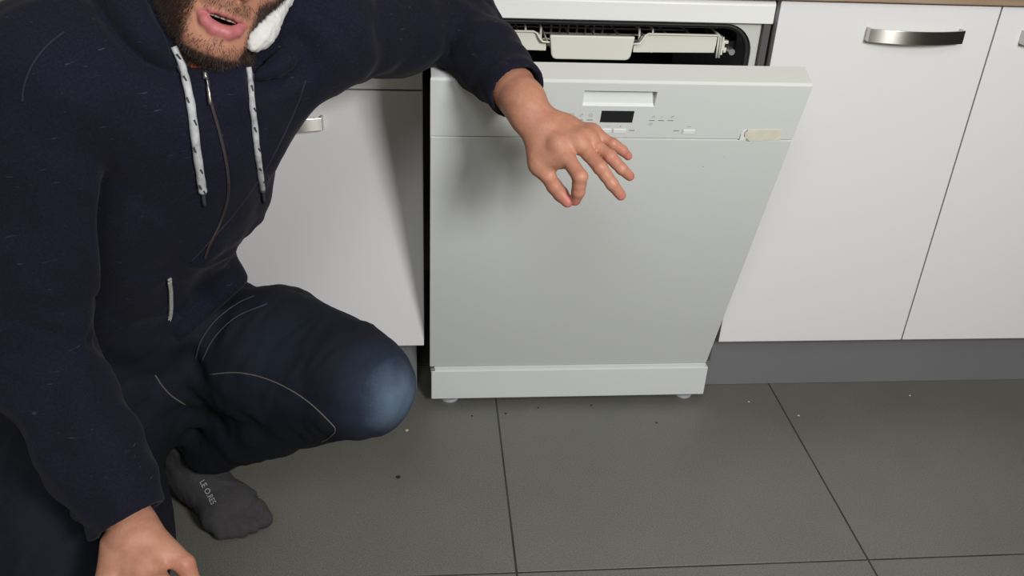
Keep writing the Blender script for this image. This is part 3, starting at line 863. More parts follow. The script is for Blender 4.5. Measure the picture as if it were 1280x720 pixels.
def skin_material():
    m = mat('skin', srgb(205, 150, 125), rough=0.48, spec=0.4)
    nt = m.node_tree; b = nt.nodes['Principled BSDF']
    a = nt.nodes.new('ShaderNodeVertexColor'); a.layer_name = 'skin_colour'
    geo = nt.nodes.new('ShaderNodeNewGeometry')
    n = nt.nodes.new('ShaderNodeTexNoise'); n.inputs['Scale'].default_value = 260; n.inputs['Detail'].default_value = 4
    nt.links.new(geo.outputs['Position'], n.inputs['Vector'])
    r = nt.nodes.new('ShaderNodeMapRange'); r.inputs[3].default_value = .86; r.inputs[4].default_value = 1.12
    nt.links.new(n.outputs['Fac'], r.inputs[0])
    x = nt.nodes.new('ShaderNodeVectorMath'); x.operation = 'SCALE'
    nt.links.new(a.outputs['Color'], x.inputs[0]); nt.links.new(r.outputs[0], x.inputs['Scale'])
    nt.links.new(x.outputs[0], b.inputs['Base Color'])
    b.inputs['Subsurface Weight'].default_value = .12; b.inputs['Subsurface Radius'].default_value = (.6, .25, .12); b.inputs['Subsurface Scale'].default_value = .008
    bp = nt.nodes.new('ShaderNodeBump'); bp.inputs['Strength'].default_value = .22; bp.inputs['Distance'].default_value = .0012
    nt.links.new(n.outputs['Fac'], bp.inputs['Height']); nt.links.new(bp.outputs['Normal'], b.inputs['Normal'])
    return m
M_SKIN = skin_material()
man = obj('person', me, M_SKIN)
tag(man, 'bearded man in a navy hoodie and jeans crouching beside the open dishwasher', 'person')
body_bvh = BVHTree.FromPolygons([tuple(c) for c in P], [tuple(p.vertices) for p in me.polygons])

# teeth
bm = bmesh.new()
for i in range(-3, 4):
    t = i * .0066; c = H(t, .0820 - 7.5 * t * t, -.0712)
    M_ = Matrix(((HX[0], HF[0], HU[0], c[0]), (HX[1], HF[1], HU[1], c[1]), (HX[2], HF[2], HU[2], c[2]), (0, 0, 0, 1)))
    box(bm, -.0031, .0031, -.003, .002, -.0030, .005, M_)
obj('teeth', bm, mat('tooth_enamel', srgb(196, 176, 166), rough=.3), man, bevel=.0008)

# ---- hair on the head
uhair = union([ell(H(0, -.022, .044), HR, (.0835, .102, .086), .01)])
def hair_sdf(P):
    d = uhair(P) - noise3(P, 75, 5) * .0035 - noise3(P * np.array((1.0, 1.0, .4), F4), 190, 7) * .0022
    q = (P - HC) @ HR.T
    d = np.maximum(d, (q[:, 1] * .95 - q[:, 2] - .010).astype(F4) * .72)
    d = np.maximum(d, (-q[:, 2] - .060).astype(F4))
    return np.maximum(d, (q[:, 1] - .005 - np.where(q[:, 2] > .02, .09, 0)).astype(F4))
hc_ = HC
c2, q2 = mesh_sdf(hair_sdf, hc_ - .16, hc_ + .16, .004)
M_HAIR = mat('dark_brown_hair', srgb(48, 36, 28), rough=.6, var=.3, vscale=200, bump=.4, bscale=300)
obj('hair', mesh_from('hair', *keep_main(c2, q2)), M_HAIR, man)

# ---- beard bristles
tri = me.loop_triangles; me.calc_loop_triangles()
tv = np.zeros(len(me.loop_triangles) * 3, np.int32); me.loop_triangles.foreach_get('vertices', tv); tv = tv.reshape(-1, 3)
tc_ = P[tv].mean(1); th = np.linalg.norm(tc_ - HC, axis=1) < .17; tv = tv[th]
ar = np.cross(P[tv[:, 1]] - P[tv[:, 0]], P[tv[:, 2]] - P[tv[:, 0]]); an = np.linalg.norm(ar, axis=1)
wgt = an * bw[tv].mean(1) * (lipw[tv].mean(1) < .2); wgt = wgt / wgt.sum()
NB = 44000
pick = rng.choice(len(tv), NB, p=wgt)
uvw = rng.dirichlet((1, 1, 1), NB)
root = (P[tv[pick]] * uvw[:, :, None]).sum(1); nn = ar[pick] / an[pick][:, None]
hq = (root - HC) @ HR.T
down = -HU[None] * 1.0 + HF[None] * .25 + HX[None] * (np.sign(hq[:, :1]) * .1)
dr = nn * .55 + down * .75 + rng.normal(0, .28, (NB, 3)); dr /= np.linalg.norm(dr, axis=1)[:, None]
ln = rng.uniform(.0025, .0060, NB) * np.where((np.abs(hq[:, 2] + .054) < .01) & (np.abs(hq[:, 0]) < .03), .6, 1)
sd = np.cross(dr, nn); sd /= np.linalg.norm(sd, axis=1)[:, None] + 1e-9; up_ = np.cross(sd, dr)
wd = .00020
tip = root + dr * ln[:, None] + down * (ln * .18)[:, None]
bv_ = np.stack([root + sd * wd, root - sd * .5 * wd + up_ * .87 * wd, root - sd * .5 * wd - up_ * .87 * wd, tip], 1).reshape(-1, 3)
i0 = np.arange(NB) * 4
bf = np.stack([np.stack([i0, i0 + 1, i0 + 3], 1), np.stack([i0 + 1, i0 + 2, i0 + 3], 1), np.stack([i0 + 2, i0, i0 + 3], 1)], 1).reshape(-1, 3)
bme = bpy.data.meshes.new('beard'); bme.from_pydata(bv_.tolist(), [], bf.tolist())
tag(obj('beard', bme, mat('beard_hair', srgb(50, 35, 27), rough=.55), man), 'short dark brown beard bristles', kind='stuff')

# ------------------------------------------------------------------ clothing
# hoodie
HOODP = A3((-0.2804, -0.4742, 0.8507), (-0.3025, -0.4883, 0.8825), (-0.3409, -0.4680, 0.9205), (-0.3824, -0.3739, 0.9555), (-0.3678, -0.2415, 0.9876), (-0.2789, -0.1796, 0.9918), (-0.1826, -0.2449, 0.9574), (-0.1450, -0.3426, 0.9153), (-0.1634, -0.4183, 0.8806), (-0.2111, -0.4686, 0.8541))
HOODR = [.013, .024, .042, .050, .055, .055, .05, .040, .032, .015]
hood_pts = spline(HOODP, 4); hood_r = np.interp(np.linspace(0, 1, len(hood_pts)), np.linspace(0, 1, len(HOODR)), HOODR)
CUFL = LW + (ELL - LW) * .10; CUFR = WRR + (ELR - WRR) * .06
upperL = ELL * .5 + SHL * .5; upperR = ELR * .5 + SHR * .5
FORL = ELL * .45 + CUFL * .55; FORR = ELR * .45 + CUFR * .55
hd_pr = [
    cone(PEL + UT * .01, BEL, .168, .158, .03, (FT, .74)), cone(BEL, CHE, .158, .164, .03, (FT, .78)), cone(CHE, UPC, .164, .125, .04, (FT, .80)),
    cone(UPC, SHL - LT * .02, .098, .082, .05), cone(UPC, SHR + LT * .02, .105, .092, .05),
    cone(NECK - FT * .06 + UT * .02, UPC - FT * .05, .09, .12, .05),
    cone(SHR - FT * .02 + UT * .01, NECK - FT * .07 + UT * .02, .076, .076, .05),
    cone(CHE + FT * .045 + LT * .03, BEL + FT * .055 + LT * .0, .070, .062, .03), cone(CHE + FT * .045 - LT * .06, BEL + FT * .05 - LT * .05, .09, .082, .03)]
hd_pr += [cone((-0.2547, -0.4774, 0.8402), (-0.2286, -0.4719, 0.8448), .027, .027, .03), cone((-0.3033, -0.3231, 0.4932), (-0.3627, -0.3504, 0.4337), .028, .035, .03)]
hd_pr += chain([SHL, upperL, ELL, FORL, CUFL], [.075, .064, .060, .051, .0425], .03)
hd_pr += chain([SHR * .8 + upperR * .2, upperR, ELR, FORR, CUFR], [.086, .078, .071, .060, .050], .010)
hd_pr += [cone(SHR, SHR * .8 + upperR * .2, .090, .086, .03)]
hd_pr += [cone(hood_pts[i], hood_pts[i + 1], hood_r[i], hood_r[i + 1], .005) for i in range(len(hood_pts) - 1)]
# drape folds: soft ridges
def ridge(pts, r, k=.022):
    s = spline(pts, 4); return [cone(s[i], s[i + 1], r, r, k) for i in range(len(s) - 1)]
uho = union(hd_pr)
armR_g = union(chain([SHR * .8 + upperR * .2, upperR, ELR, FORR, CUFR], [.086, .078, .071, .060, .050], .010))
hood_g = union([cone(hood_pts[i], hood_pts[i + 1], hood_r[i], hood_r[i + 1], .005) for i in range(len(hood_pts) - 1)])
trunk_g = union([p for p in hd_pr[:10]])
cav_neck = union([cone(H(0, -.02, -.06), NECK - FT * .005, .072, .050, .02)])
# hem at the waist
_A, _B = np.array((-0.2743, -0.3951, 0.5146)), np.array((-0.4162, -0.3972, 0.3818))
hem_n = nrm(np.cross(_B - _A, np.array((-0.2500, 0.8726, -0.5474)))); hem_n = hem_n * np.sign(hem_n @ UT)
HEMP = _A
cufcL = union([cone(CUFL + (ELL - CUFL) * .05, LW * 2 - CUFL, .0365, .0365)]); cufcR = union([cone(CUFR + (ELR - CUFR) * .05, WRR * 2 - CUFR, .037, .037)])
eLd = nrm(LW - ELL); eRd = nrm(WRR - ELR)
armax = [(SHL, ELL), (ELL, CUFL), (SHR, ELR), (ELR, CUFR)]
def arm_folds(P):
    """bunched rings near the elbows and cuffs"""
    out = np.zeros(len(P), F4)
    for (a, b), f0, am in zip(armax, (95, 120, 70, 95), (.0022, .0024, .0036, .0032)):
        ba = b - a; L = np.linalg.norm(ba); q = P - a; h = (q @ (ba / L)).astype(F4)
        rad = np.linalg.norm(q - h[:, None] * (ba / L), axis=1)
        w = np.exp(-(np.maximum(rad - .05, 0) / .04) ** 2) * (h > -.05) * (h < L + .03)
        t = np.clip(h / L, 0, 1)
        out += am * w * np.sin(h * f0 + 2.6 * noise3(P, 11, 21) + 1.2 * noise3(P, 24, 22)) * (.35 + .65 * np.minimum(1, np.abs(t - .45) * 2))
    return out.astype(F4)
def hoodie_sdf(P):
    d = uho(P)
    near = np.abs(d) < .03
    if near.any():
        Q = P[near]; e = d[near]
        cw = (1 - .85 * np.exp(-np.minimum(np.linalg.norm(Q - CUFR, axis=1), np.linalg.norm(Q - CUFL, axis=1)) ** 2 / .055 ** 2)).astype(F4)
        e = e - cw * (.0040 * noise3(Q, 17, 11) + .0022 * noise3(Q, 38, 12) + arm_folds(Q))
        # diagonal drag folds across the trunk
        tq = (Q - CHE) @ np.stack([LT, UT, FT]).T
        e = e - .0045 * np.sin((tq[:, 0] * .8 + tq[:, 1] * .55) * 62 + 2.2 * noise3(Q, 9, 14)).astype(F4) * sm(.10, -.10, tq[:, 1]).astype(F4)
        # creases where the sleeve and the hood lie against the trunk
        dT = trunk_g(Q); gR = np.abs(armR_g(Q) - dT); gH = np.abs(hood_g(Q) - dT)
        dS = np.linalg.norm(Q - SHR, axis=1); dN = np.linalg.norm(Q - HC, axis=1)
        gR = np.where(dT < .045, gR, 1); gH = np.where(dT < .045, gH, 1)
        e = e + (.022 * np.exp(-(gR / .012) ** 2) * sm(.07, .13, dS)).astype(F4) + (.014 * np.exp(-(gH / .008) ** 2) * sm(.30, .22, dN)).astype(F4)
        # cuffs cut square, ribbed
        for (c, n_, o) in ((CUFL, eLd, ELL), (CUFR, eRd, ELR)):
            h = ((Q - c) @ n_).astype(F4); rad = np.linalg.norm((Q - c) - h[:, None] * n_, axis=1)
            loc = (rad < .085) & (h > -.09)
            e = np.where(loc, smax(e, (h - .004).astype(F4), .006), e)
        e = smax(e, -cufcL(Q), .004); e = smax(e, -cufcR(Q), .004)
        # waist hem
        hq_ = ((HEMP - Q) @ hem_n).astype(F4)
        arm_far = np.minimum(np.linalg.norm(Q - ELR, axis=1), np.linalg.norm(Q - CUFR, axis=1)) > .16
        fr = ((Q - PEL) @ FT); inw = (np.linalg.norm(Q - PEL, axis=1) < .42) & arm_far & (((Q - CHE) @ UT) < -.08)
        e = np.where(inw, smax(e, hq_, .01), e)
        e = smax(e, -cav_neck(Q), .008)
        e = np.maximum(e, (Q[:, 1] + .004) * np.where((Q[:, 0] < 0), 1, -9).astype(F4) * (Q[:, 0] < 0) + np.where(Q[:, 0] < 0, 0, -1).astype(F4))
        d[near] = e
    if boxnear(P, ELL, .32): d = smax(d, -(door_sdf(P) - .0035), .004)
    return d
c2, q2 = mesh_sdf(hoodie_sdf, (-.80, -.92, .12), (.26, .06, 1.20), .0042)
c2, q2 = keep_main(c2, q2)

def cloth_material(name, base, light, fleck, rough=.9):
    m = mat(name, base, rough=rough, spec=.25)
    nt = m.node_tree; b = nt.nodes['Principled BSDF']
    b.inputs['Sheen Weight'].default_value = .03; b.inputs['Sheen Roughness'].default_value = .5
    tc = nt.nodes.new('ShaderNodeTexCoord')
    n1 = nt.nodes.new('ShaderNodeTexNoise'); n1.inputs['Scale'].default_value = 420; n1.inputs['Detail'].default_value = 3
    mp = nt.nodes.new('ShaderNodeMapping'); mp.inputs['Scale'].default_value = (60, 60, 330); mp.inputs['Rotation'].default_value = (.3, .5, 0)
    n2 = nt.nodes.new('ShaderNodeTexNoise'); n2.inputs['Scale'].default_value = 1.0; n2.inputs['Detail'].default_value = 2
    nt.links.new(tc.outputs['Object'], n1.inputs['Vector']); nt.links.new(tc.outputs['Object'], mp.inputs['Vector']); nt.links.new(mp.outputs[0], n2.inputs['Vector'])
    r1 = nt.nodes.new('ShaderNodeValToRGB'); r1.color_ramp.elements[0].position = .35; r1.color_ramp.elements[0].color = base
    r1.color_ramp.elements[1].position = .7; r1.color_ramp.elements[1].color = light
    nt.links.new(n1.outputs['Fac'], r1.inputs['Fac'])
    r2 = nt.nodes.new('ShaderNodeValToRGB'); r2.color_ramp.elements[0].position = .70; r2.color_ramp.elements[0].color = (0, 0, 0, 1)
    r2.color_ramp.elements[1].position = .80; r2.color_ramp.elements[1].color = (.55, .55, .55, 1)
    nt.links.new(n2.outputs['Fac'], r2.inputs['Fac'])
    x = nt.nodes.new('ShaderNodeMix'); x.data_type = 'RGBA'
    nt.links.new(r2.outputs['Color'], x.inputs[0]); nt.links.new(r1.outputs['Color'], x.inputs[6]); x.inputs[7].default_value = fleck
    nt.links.new(x.outputs[2], b.inputs['Base Color'])
    bp = nt.nodes.new('ShaderNodeBump'); bp.inputs['Strength'].default_value = .35; bp.inputs['Distance'].default_value = .001
    nt.links.new(n1.outputs['Fac'], bp.inputs['Height']); nt.links.new(bp.outputs['Normal'], b.inputs['Normal'])
    return m
M_HOOD = cloth_material('navy_fleece', srgb(9, 10, 25), srgb(20, 21, 41), srgb(74, 76, 90))
hme = mesh_from('hoodie', c2, q2)
hoodie = obj('hoodie', hme, M_HOOD, man); hoodie['label'] = 'navy zip-front hooded sweatshirt'
hbvh = BVHTree.FromPolygons([tuple(c) for c in coords(hme)], [tuple(p.vertices) for p in hme.polygons])

def onto(bvh, rays, lift, m=6):
    """drop a line of points onto a garment; rays = (start in front of it, direction)"""
    st = spline([r[0] for r in rays], m); dr_ = spline([r[1] for r in rays], m); out = []
    for s, d in zip(st, dr_):
        hit, n, i, t = bvh.ray_cast(Vector(s), Vector(d).normalized())
        if hit is not None: out.append(hit + n * lift)
    return out

# hood lining: pale fleece showing beside the jaw
lin = A3((-0.3481, -0.3665, 0.9550), (-0.3315, -0.2633, 0.9869), (-0.2616, -0.2428, 0.9961), (-0.1916, -0.2968, 0.9862), (-0.1620, -0.3737, 0.9690), (-0.1728, -0.4277, 0.9432), (-0.1878, -0.4580, 0.9176), (-0.2013, -0.4778, 0.9006))
lp = spline(lin, 5); lr = np.interp(np.linspace(0, 1, len(lp)), [0, .6, .75, .9, 1], [.014, .014, .0095, .0125, .006])
ulin = union([cone(lp[i], lp[i + 1], lr[i], lr[i + 1], .01) for i in range(len(lp) - 1)])
c3, q3 = mesh_sdf(lambda P: ulin(P) - .0016 * noise3(P, 210, 6), np.min(lp, 0) - .04, np.max(lp, 0) + .04, .0025)
o = obj('hood_lining', mesh_from('hood_lining', c3, q3), mat('pale_grey_fleece', srgb(206, 206, 202), rough=.95, var=.06, vscale=180, bump=.5, bscale=260), hoodie)
o['label'] = 'pale grey fleece hood lining'
# orange shirt at the throat
uth = union([cone((-0.2717, -0.4784, 0.8755), (-0.2632, -0.4806, 0.8734), .011, .011, .01), cone((-0.2632, -0.4806, 0.8734), (-0.2333, -0.4510, 0.8703), .011, .013, .01)])
c3, q3 = mesh_sdf(uth, np.array((-0.2603, -0.4822, 0.8710)) - .09, np.array((-0.2603, -0.4822, 0.8710)) + .09, .003)
obj('shirt', mesh_from('shirt', c3, q3), mat('orange_red_cotton', srgb(205, 62, 22), rough=.9), man)

# draw cords
M_CORD = mat('grey_cord', srgb(176, 176, 178), rough=.9, var=.25, vscale=90)
M_CORDD = mat('dark_cord', srgb(58, 58, 64), rough=.9)
for rays, w in (([((-0.1865, -0.8745, 1.0052), (-0.2464, 0.9355, -0.2532)), ((-0.1819, -0.8771, 0.9915), (-0.2403, 0.9319, -0.2716)), ((-0.1794, -0.8810, 0.9766), (-0.2370, 0.9268, -0.2914)), ((-0.1778, -0.8876, 0.9554), (-0.2348, 0.9180, -0.3197)), ((-0.1756, -0.8966, 0.9296), (-0.2319, 0.9060, -0.3541)), ((-0.1735, -0.9042, 0.9095), (-0.2291, 0.8958, -0.3809)), ((-0.1726, -0.9072, 0.9020), (-0.2279, 0.8918, -0.3909))], .0052), ([((-0.1369, -0.8679, 0.9884), (-0.1803, 0.9442, -0.2757)), ((-0.1358, -0.8719, 0.9745), (-0.1788, 0.9389, -0.2942)), ((-0.1342, -0.8778, 0.9558), (-0.1768, 0.9311, -0.3191)), ((-0.1327, -0.8855, 0.9337), (-0.1747, 0.9208, -0.3487)), ((-0.1309, -0.8930, 0.9138), (-0.1724, 0.9108, -0.3751)), ((-0.1295, -0.8986, 0.8998), (-0.1705, 0.9033, -0.3938))], .0040)):
    ln_ = onto(hbvh, rays, .003)
    bm = bmesh.new(); n_ = len(ln_)
    sweep(bm, ln_, [w * (.8 + .2 * min(1, i / n_ * 2) + .06 * math.sin(i * 1.3)) for i in range(n_)], 10)
    cord = obj('drawstring', bm, M_CORD, hoodie, smooth=True); cord['label'] = 'pale grey flecked draw cord'
    bm = bmesh.new()
    for i in range(3, n_ - 1, 4):        # dark flecks woven in
        p = Vector(ln_[i]); t = (Vector(ln_[i + 1]) - p).normalized(); hit, n, _, _ = hbvh.find_nearest(p)
        sde = t.cross(n).normalized(); c = p + n * w * .95 + sde * w * (.5 if (i // 4) % 2 else -.3)
        sweep(bm, [c - t * .0035 + sde * .001, c + t * .0035 - sde * .001], [.0013, .0009], 6)
    tag(obj('fleck', bm, M_CORDD, cord), kind='stuff')
for rays in ([((-0.1726, -0.9070, 0.9026), (-0.2279, 0.8921, -0.3901)), ((-0.1717, -0.9114, 0.8923), (-0.2267, 0.8863, -0.4038))], [((-0.1295, -0.8986, 0.8998), (-0.1705, 0.9033, -0.3938)), ((-0.1285, -0.9023, 0.8911), (-0.1692, 0.8983, -0.4054))]):
    ln_ = onto(hbvh, rays, .003, 4)
    bm = bmesh.new(); sweep(bm, ln_, .0024, 8); obj('cord_end', bm, M_CORDD, hoodie, smooth=True)
# stitched seams of the sweatshirt, highlight painted in as a lighter navy
M_HSEAM = mat('navy_seam_highlight', srgb(27, 28, 46), rough=.9)
for rays in ([((-0.2869, -0.9184, 0.9748), (-0.3803, 0.8769, -0.2939)), ((-0.2850, -0.9142, 0.9852), (-0.3779, 0.8825, -0.2799)), ((-0.2791, -0.9076, 0.9985), (-0.3700, 0.8913, -0.2623)), ((-0.2694, -0.9003, 1.0104), (-0.3570, 0.9011, -0.2463)), ((-0.2578, -0.8935, 1.0192), (-0.3415, 0.9101, -0.2346))], [((-0.0930, -0.8641, 0.9779), (-0.1218, 0.9493, -0.2897)), ((-0.0997, -0.8705, 0.9604), (-0.1307, 0.9407, -0.3130)), ((-0.1114, -0.8804, 0.9373), (-0.1464, 0.9276, -0.3438)), ((-0.1268, -0.8930, 0.9118), (-0.1668, 0.9107, -0.3778)), ((-0.1473, -0.9084, 0.8862), (-0.1941, 0.8903, -0.4120)), ((-0.1671, -0.9225, 0.8665), (-0.2206, 0.8714, -0.4382)), ((-0.1823, -0.9338, 0.8527), (-0.2409, 0.8564, -0.4567))]):
    ln_ = onto(hbvh, rays, .0002, 8)
    if len(ln_) > 3:
        bm = bmesh.new(); sweep(bm, ln_, .0013, 6); obj('seam', bm, M_HSEAM, hoodie, smooth=True)
# front zip
zl = onto(hbvh, [((-0.1655, -0.8757, 0.9827), (-0.2185, 0.9338, -0.2833)), ((-0.1636, -0.8811, 0.9643), (-0.2160, 0.9266, -0.3079)), ((-0.1589, -0.8876, 0.9427), (-0.2096, 0.9180, -0.3366)), ((-0.1545, -0.8956, 0.9194), (-0.2038, 0.9073, -0.3677)), ((-0.1540, -0.9039, 0.8993), (-0.2031, 0.8962, -0.3945)), ((-0.1598, -0.9142, 0.8799), (-0.2109, 0.8825, -0.4204)), ((-0.1683, -0.9242, 0.8638), (-0.2222, 0.8692, -0.4418)), ((-0.1720, -0.9298, 0.8548), (-0.2271, 0.8617, -0.4539))], .0012, 8)
bm = bmesh.new(); sweep(bm, zl, .0022, 8, flat=.5); obj('zip_tape', bm, mat('zip_tape', srgb(62, 55, 56), rough=.8), hoodie, smooth=True)
M_ZIP = mat('zip_metal', srgb(150, 146, 140), rough=.3, metal=.9)
bm = bmesh.new()
for a_, b_ in zip(zl[::1], zl[1:]):
    seg = b_ - a_; m_ = max(2, int(seg.length / .0022))
    for k in range(m_):
        c = a_ + seg * (k / m_); hit, n, _, _ = hbvh.find_nearest(c); t = seg.normalized(); s = t.cross(n).normalized()
        M_ = Matrix((s.to_4d(), t.to_4d(), n.to_4d(), (0, 0, 0, 1))).transposed(); M_.translation = c + n * .0012
        for r_ in range(3): M_[3][r_] = 0
        box(bm, -.0012, .0012, -.0006, .0006, -.0004, .0006, M_)
tag(obj('zip_teeth', bm, mat('dark_zip_teeth', srgb(84, 74, 70), rough=.4, metal=.6), hoodie), kind='stuff')
pl_ = onto(hbvh, [((-0.1665, -0.8751, 0.9856), (-0.2197, 0.9347, -0.2794)), ((-0.1662, -0.8766, 0.9804), (-0.2194, 0.9327, -0.2863))], .005, 3); bm = bmesh.new(); sweep(bm, pl_, [.0032] * len(pl_), 8)
o = obj('zip_slider', bm, M_ZIP, hoodie, smooth=True)
pl_ = onto(hbvh, [((-0.1656, -0.8764, 0.9804), (-0.2186, 0.9329, -0.2863)), ((-0.1649, -0.8788, 0.9724), (-0.2177, 0.9297, -0.2971)), ((-0.1643, -0.8816, 0.9632), (-0.2168, 0.9259, -0.3093))], .006, 5); bm = bmesh.new(); sweep(bm, pl_, [.0013] * 4 + [.0022] * (len(pl_) - 4), 8); obj('zip_pull', bm, M_ZIP, hoodie, smooth=True)
# pocket zip
zl = onto(hbvh, [((-0.1983, -0.9430, 0.8443), (-0.2622, 0.8441, -0.4678)), ((-0.1973, -0.9498, 0.8318), (-0.2608, 0.8350, -0.4845)), ((-0.1978, -0.9588, 0.8170), (-0.2616, 0.8230, -0.5042)), ((-0.2000, -0.9665, 0.8058), (-0.2644, 0.8127, -0.5192)), ((-0.2043, -0.9735, 0.7972), (-0.2702, 0.8034, -0.5306)), ((-0.2081, -0.9785, 0.7917), (-0.2752, 0.7968, -0.5379))], .0012, 8)
bm = bmesh.new(); sweep(bm, zl, .0036, 8, flat=.4); obj('pocket_zip_tape', bm, mat('pocket_zip_tape', srgb(30, 30, 40), rough=.8), hoodie, smooth=True)
bm = bmesh.new()
for a_, b_ in zip(zl, zl[1:]):
    seg = b_ - a_; m_ = max(2, int(seg.length / .0026))
    for k in range(m_):
        c = a_ + seg * (k / m_); hit, n, _, _ = hbvh.find_nearest(c); t = seg.normalized(); s = t.cross(n).normalized()
        M_ = Matrix((s.to_4d(), t.to_4d(), n.to_4d(), (0, 0, 0, 1))).transposed(); M_.translation = c + n * .0022
        for r_ in range(3): M_[3][r_] = 0
        box(bm, -.0027, .0027, -.0009, .0009, -.0006, .0016, M_)
tag(obj('pocket_zip_teeth', bm, mat('bright_zip_teeth', srgb(214, 212, 206), rough=.35, metal=.55), hoodie), kind='stuff')

# jeans
thL = nrm(KNL - HPL)
KL2 = KNL + nrm(KNL - HPL) * .005
jn = [cone(HPL * .45 + KNL * .55 + np.array((0, 0, .02)), KNL - thL * .035 + np.array((0, 0, .022)), .100, .078, .03), cone(PEL - UT * .01, HPL, .155, .122, .05), cone(PEL - UT * .01, HPR, .155, .122, .05), cone(PEL - UT * .02, PEL + UT * .13, .152, .148, .05, (FT, .8)),
      cone(HPL, HPL * .45 + KNL * .55 + np.array((0, 0, .012)), .114, .098, .04), cone(HPL * .45 + KNL * .55 + np.array((0, 0, .012)), KL2, .102, .074, .04),
      cone(KL2, KNL * .5 + ANL * .5, .071, .060, .02), cone(KNL * .5 + ANL * .5, ANL + (KNL - ANL) * .12, .060, .0575, .03),
      cone(HPR, HPR * .5 + KNR * .5, .130, .122, .05), cone(HPR * .5 + KNR * .5, KNR, .122, .082, .04), cone(KNR, KNR * .5 + ANR * .5, .074, .07, .03), cone(KNR * .5 + ANR * .5, ANR, .07, .056, .03)]
ujn = union(jn); SHD = nrm(ANL - KNL); HEMJ = ANL + (KNL - ANL) * .12
cufj = union([cone(HEMJ + (KNL - ANL) * .10, ANL + (ANL - KNL) * .3, .0515, .055)])
def jeans_sdf(P):
    d = ujn(P); near = np.abs(d) < .03
    if near.any():
        Q = P[near]; e = d[near]
        hL_ = ((Q - HPL) @ thL); LL = np.linalg.norm(KNL - HPL)
        wL = sm(.06, .0, np.linalg.norm(Q - HPL - np.clip(hL_, 0, LL)[:, None] * thL, axis=1) - .12)
        # whisker folds fanning from the hip, creases behind the knee
        e = e - (.0062 * np.sin(hL_ * 52 + (Q[:, 2] * 38) + 2.0 * noise3(Q, 8, 31)) * sm(.30, .05, hL_) * wL).astype(F4)
        e = e - (.0020 * np.sin(((Q - KNL) @ SHD) * 70 + 2.0 * noise3(Q, 14, 33)) * sm(.03, .12, ((Q - KNL) @ SHD)) * sm(.2, .1, hL_ - .1)).astype(F4)
        e = e - .0038 * noise3(Q, 15, 34) - .0020 * noise3(Q, 40, 35)
        h = ((Q - HEMJ) @ SHD).astype(F4); rad = np.linalg.norm((Q - HEMJ) - h[:, None] * SHD, axis=1)
        e = np.where((rad < .12) & (h > -.08), smax(e, h - .002, .006), e)
        e = smax(e, -cufj(Q), .004)
        e = smax(e, -(hoodie_sdf(Q) + .006), .004)
        hr = hRf(Q) if boxnear(Q, RHC, .22) else None
        if hr is not None: e = smax(e, -(hr - .0004), .003)
        e = np.maximum(e, .001 - Q[:, 2])
        e = np.maximum(e, (Q[:, 1] + .003).astype(F4))
        d[near] = e
    return d
c2, q2 = mesh_sdf(jeans_sdf, (-.86, -.95, -.02), (.06, .04, .62), .0042)
c2, q2 = keep_main(c2, q2)
jme = mesh_from('jeans', c2, q2)
JP = coords(jme)
# worn, faded denim over the knees and thigh tops
fade = np.exp(-((JP - (KNL + np.array((.048, -.045, .012)))) ** 2).sum(1) / (2 * .046 ** 2)) * 1.0
fade = np.maximum(fade, .22 * np.exp(-((JP - (KNL * .65 + HPL * .35 + np.array((.0, -.05, .07)))) ** 2).sum(1) / (2 * .07 ** 2)))
fade = np.maximum(fade, .2 * np.exp(-((JP - (HPR * .5 + KNR * .5 + np.array((-.04, 0, .08)))) ** 2).sum(1) / (2 * .08 ** 2)))
hj = ((JP - HPL) @ thL); whisk = np.clip(np.sin(hj * 52 + JP[:, 2] * 38 + 2.0 * noise3(JP, 8, 31)), 0, 1) ** 3 * sm(.30, .05, hj) * (JP[:, 2] > .24)
fade = np.maximum(fade, .26 * whisk * (.6 + .4 * noise3(JP, 60, 44)))
fade = np.clip(fade * (.92 + .10 * noise3(JP, 90, 41)) + .06 * np.clip(noise3(JP, 22, 42), 0, 1), 0, 1)
a_ = jme.attributes.new('fade', 'FLOAT', 'POINT'); a_.data.foreach_set('value', fade.astype(F4))
def denim():
    m = mat('dark_denim', srgb(24, 30, 48), rough=.85, spec=.25)
    nt = m.node_tree; b = nt.nodes['Principled BSDF']
    a = nt.nodes.new('ShaderNodeAttribute'); a.attribute_name = 'fade'
    r = nt.nodes.new('ShaderNodeValToRGB'); e = r.color_ramp.elements
    e[0].position = 0; e[0].color = srgb(16, 18, 27); e[1].position = 1; e[1].color = srgb(90, 107, 126)
    e.new(.4).color = srgb(32, 41, 57)
    tc = nt.nodes.new('ShaderNodeTexCoord'); n = nt.nodes.new('ShaderNodeTexNoise'); n.inputs['Scale'].default_value = 300; n.inputs['Detail'].default_value = 3
    nt.links.new(tc.outputs['Object'], n.inputs['Vector'])
    ad = nt.nodes.new('ShaderNodeMath'); ad.operation = 'MULTIPLY_ADD'; ad.inputs[1].default_value = .16; nt.links.new(n.outputs['Fac'], ad.inputs[0])
    sb = nt.nodes.new('ShaderNodeMath'); sb.operation = 'SUBTRACT'; sb.inputs[1].default_value = .08; nt.links.new(a.outputs['Fac'], sb.inputs[0])
    nt.links.new(sb.outputs[0], ad.inputs[2]); nt.links.new(ad.outputs[0], r.inputs['Fac']); nt.links.new(r.outputs['Color'], b.inputs['Base Color'])
    bp = nt.nodes.new('ShaderNodeBump'); bp.inputs['Strength'].default_value = .3; bp.inputs['Distance'].default_value = .001
    nt.links.new(n.outputs['Fac'], bp.inputs['Height']); nt.links.new(bp.outputs['Normal'], b.inputs['Normal'])
    return m
jeans = obj('jeans', jme, denim(), man); jeans['label'] = 'dark blue denim jeans faded at the knee'
jbvh = BVHTree.FromPolygons([tuple(c) for c in JP], [tuple(p.vertices) for p in jme.polygons])
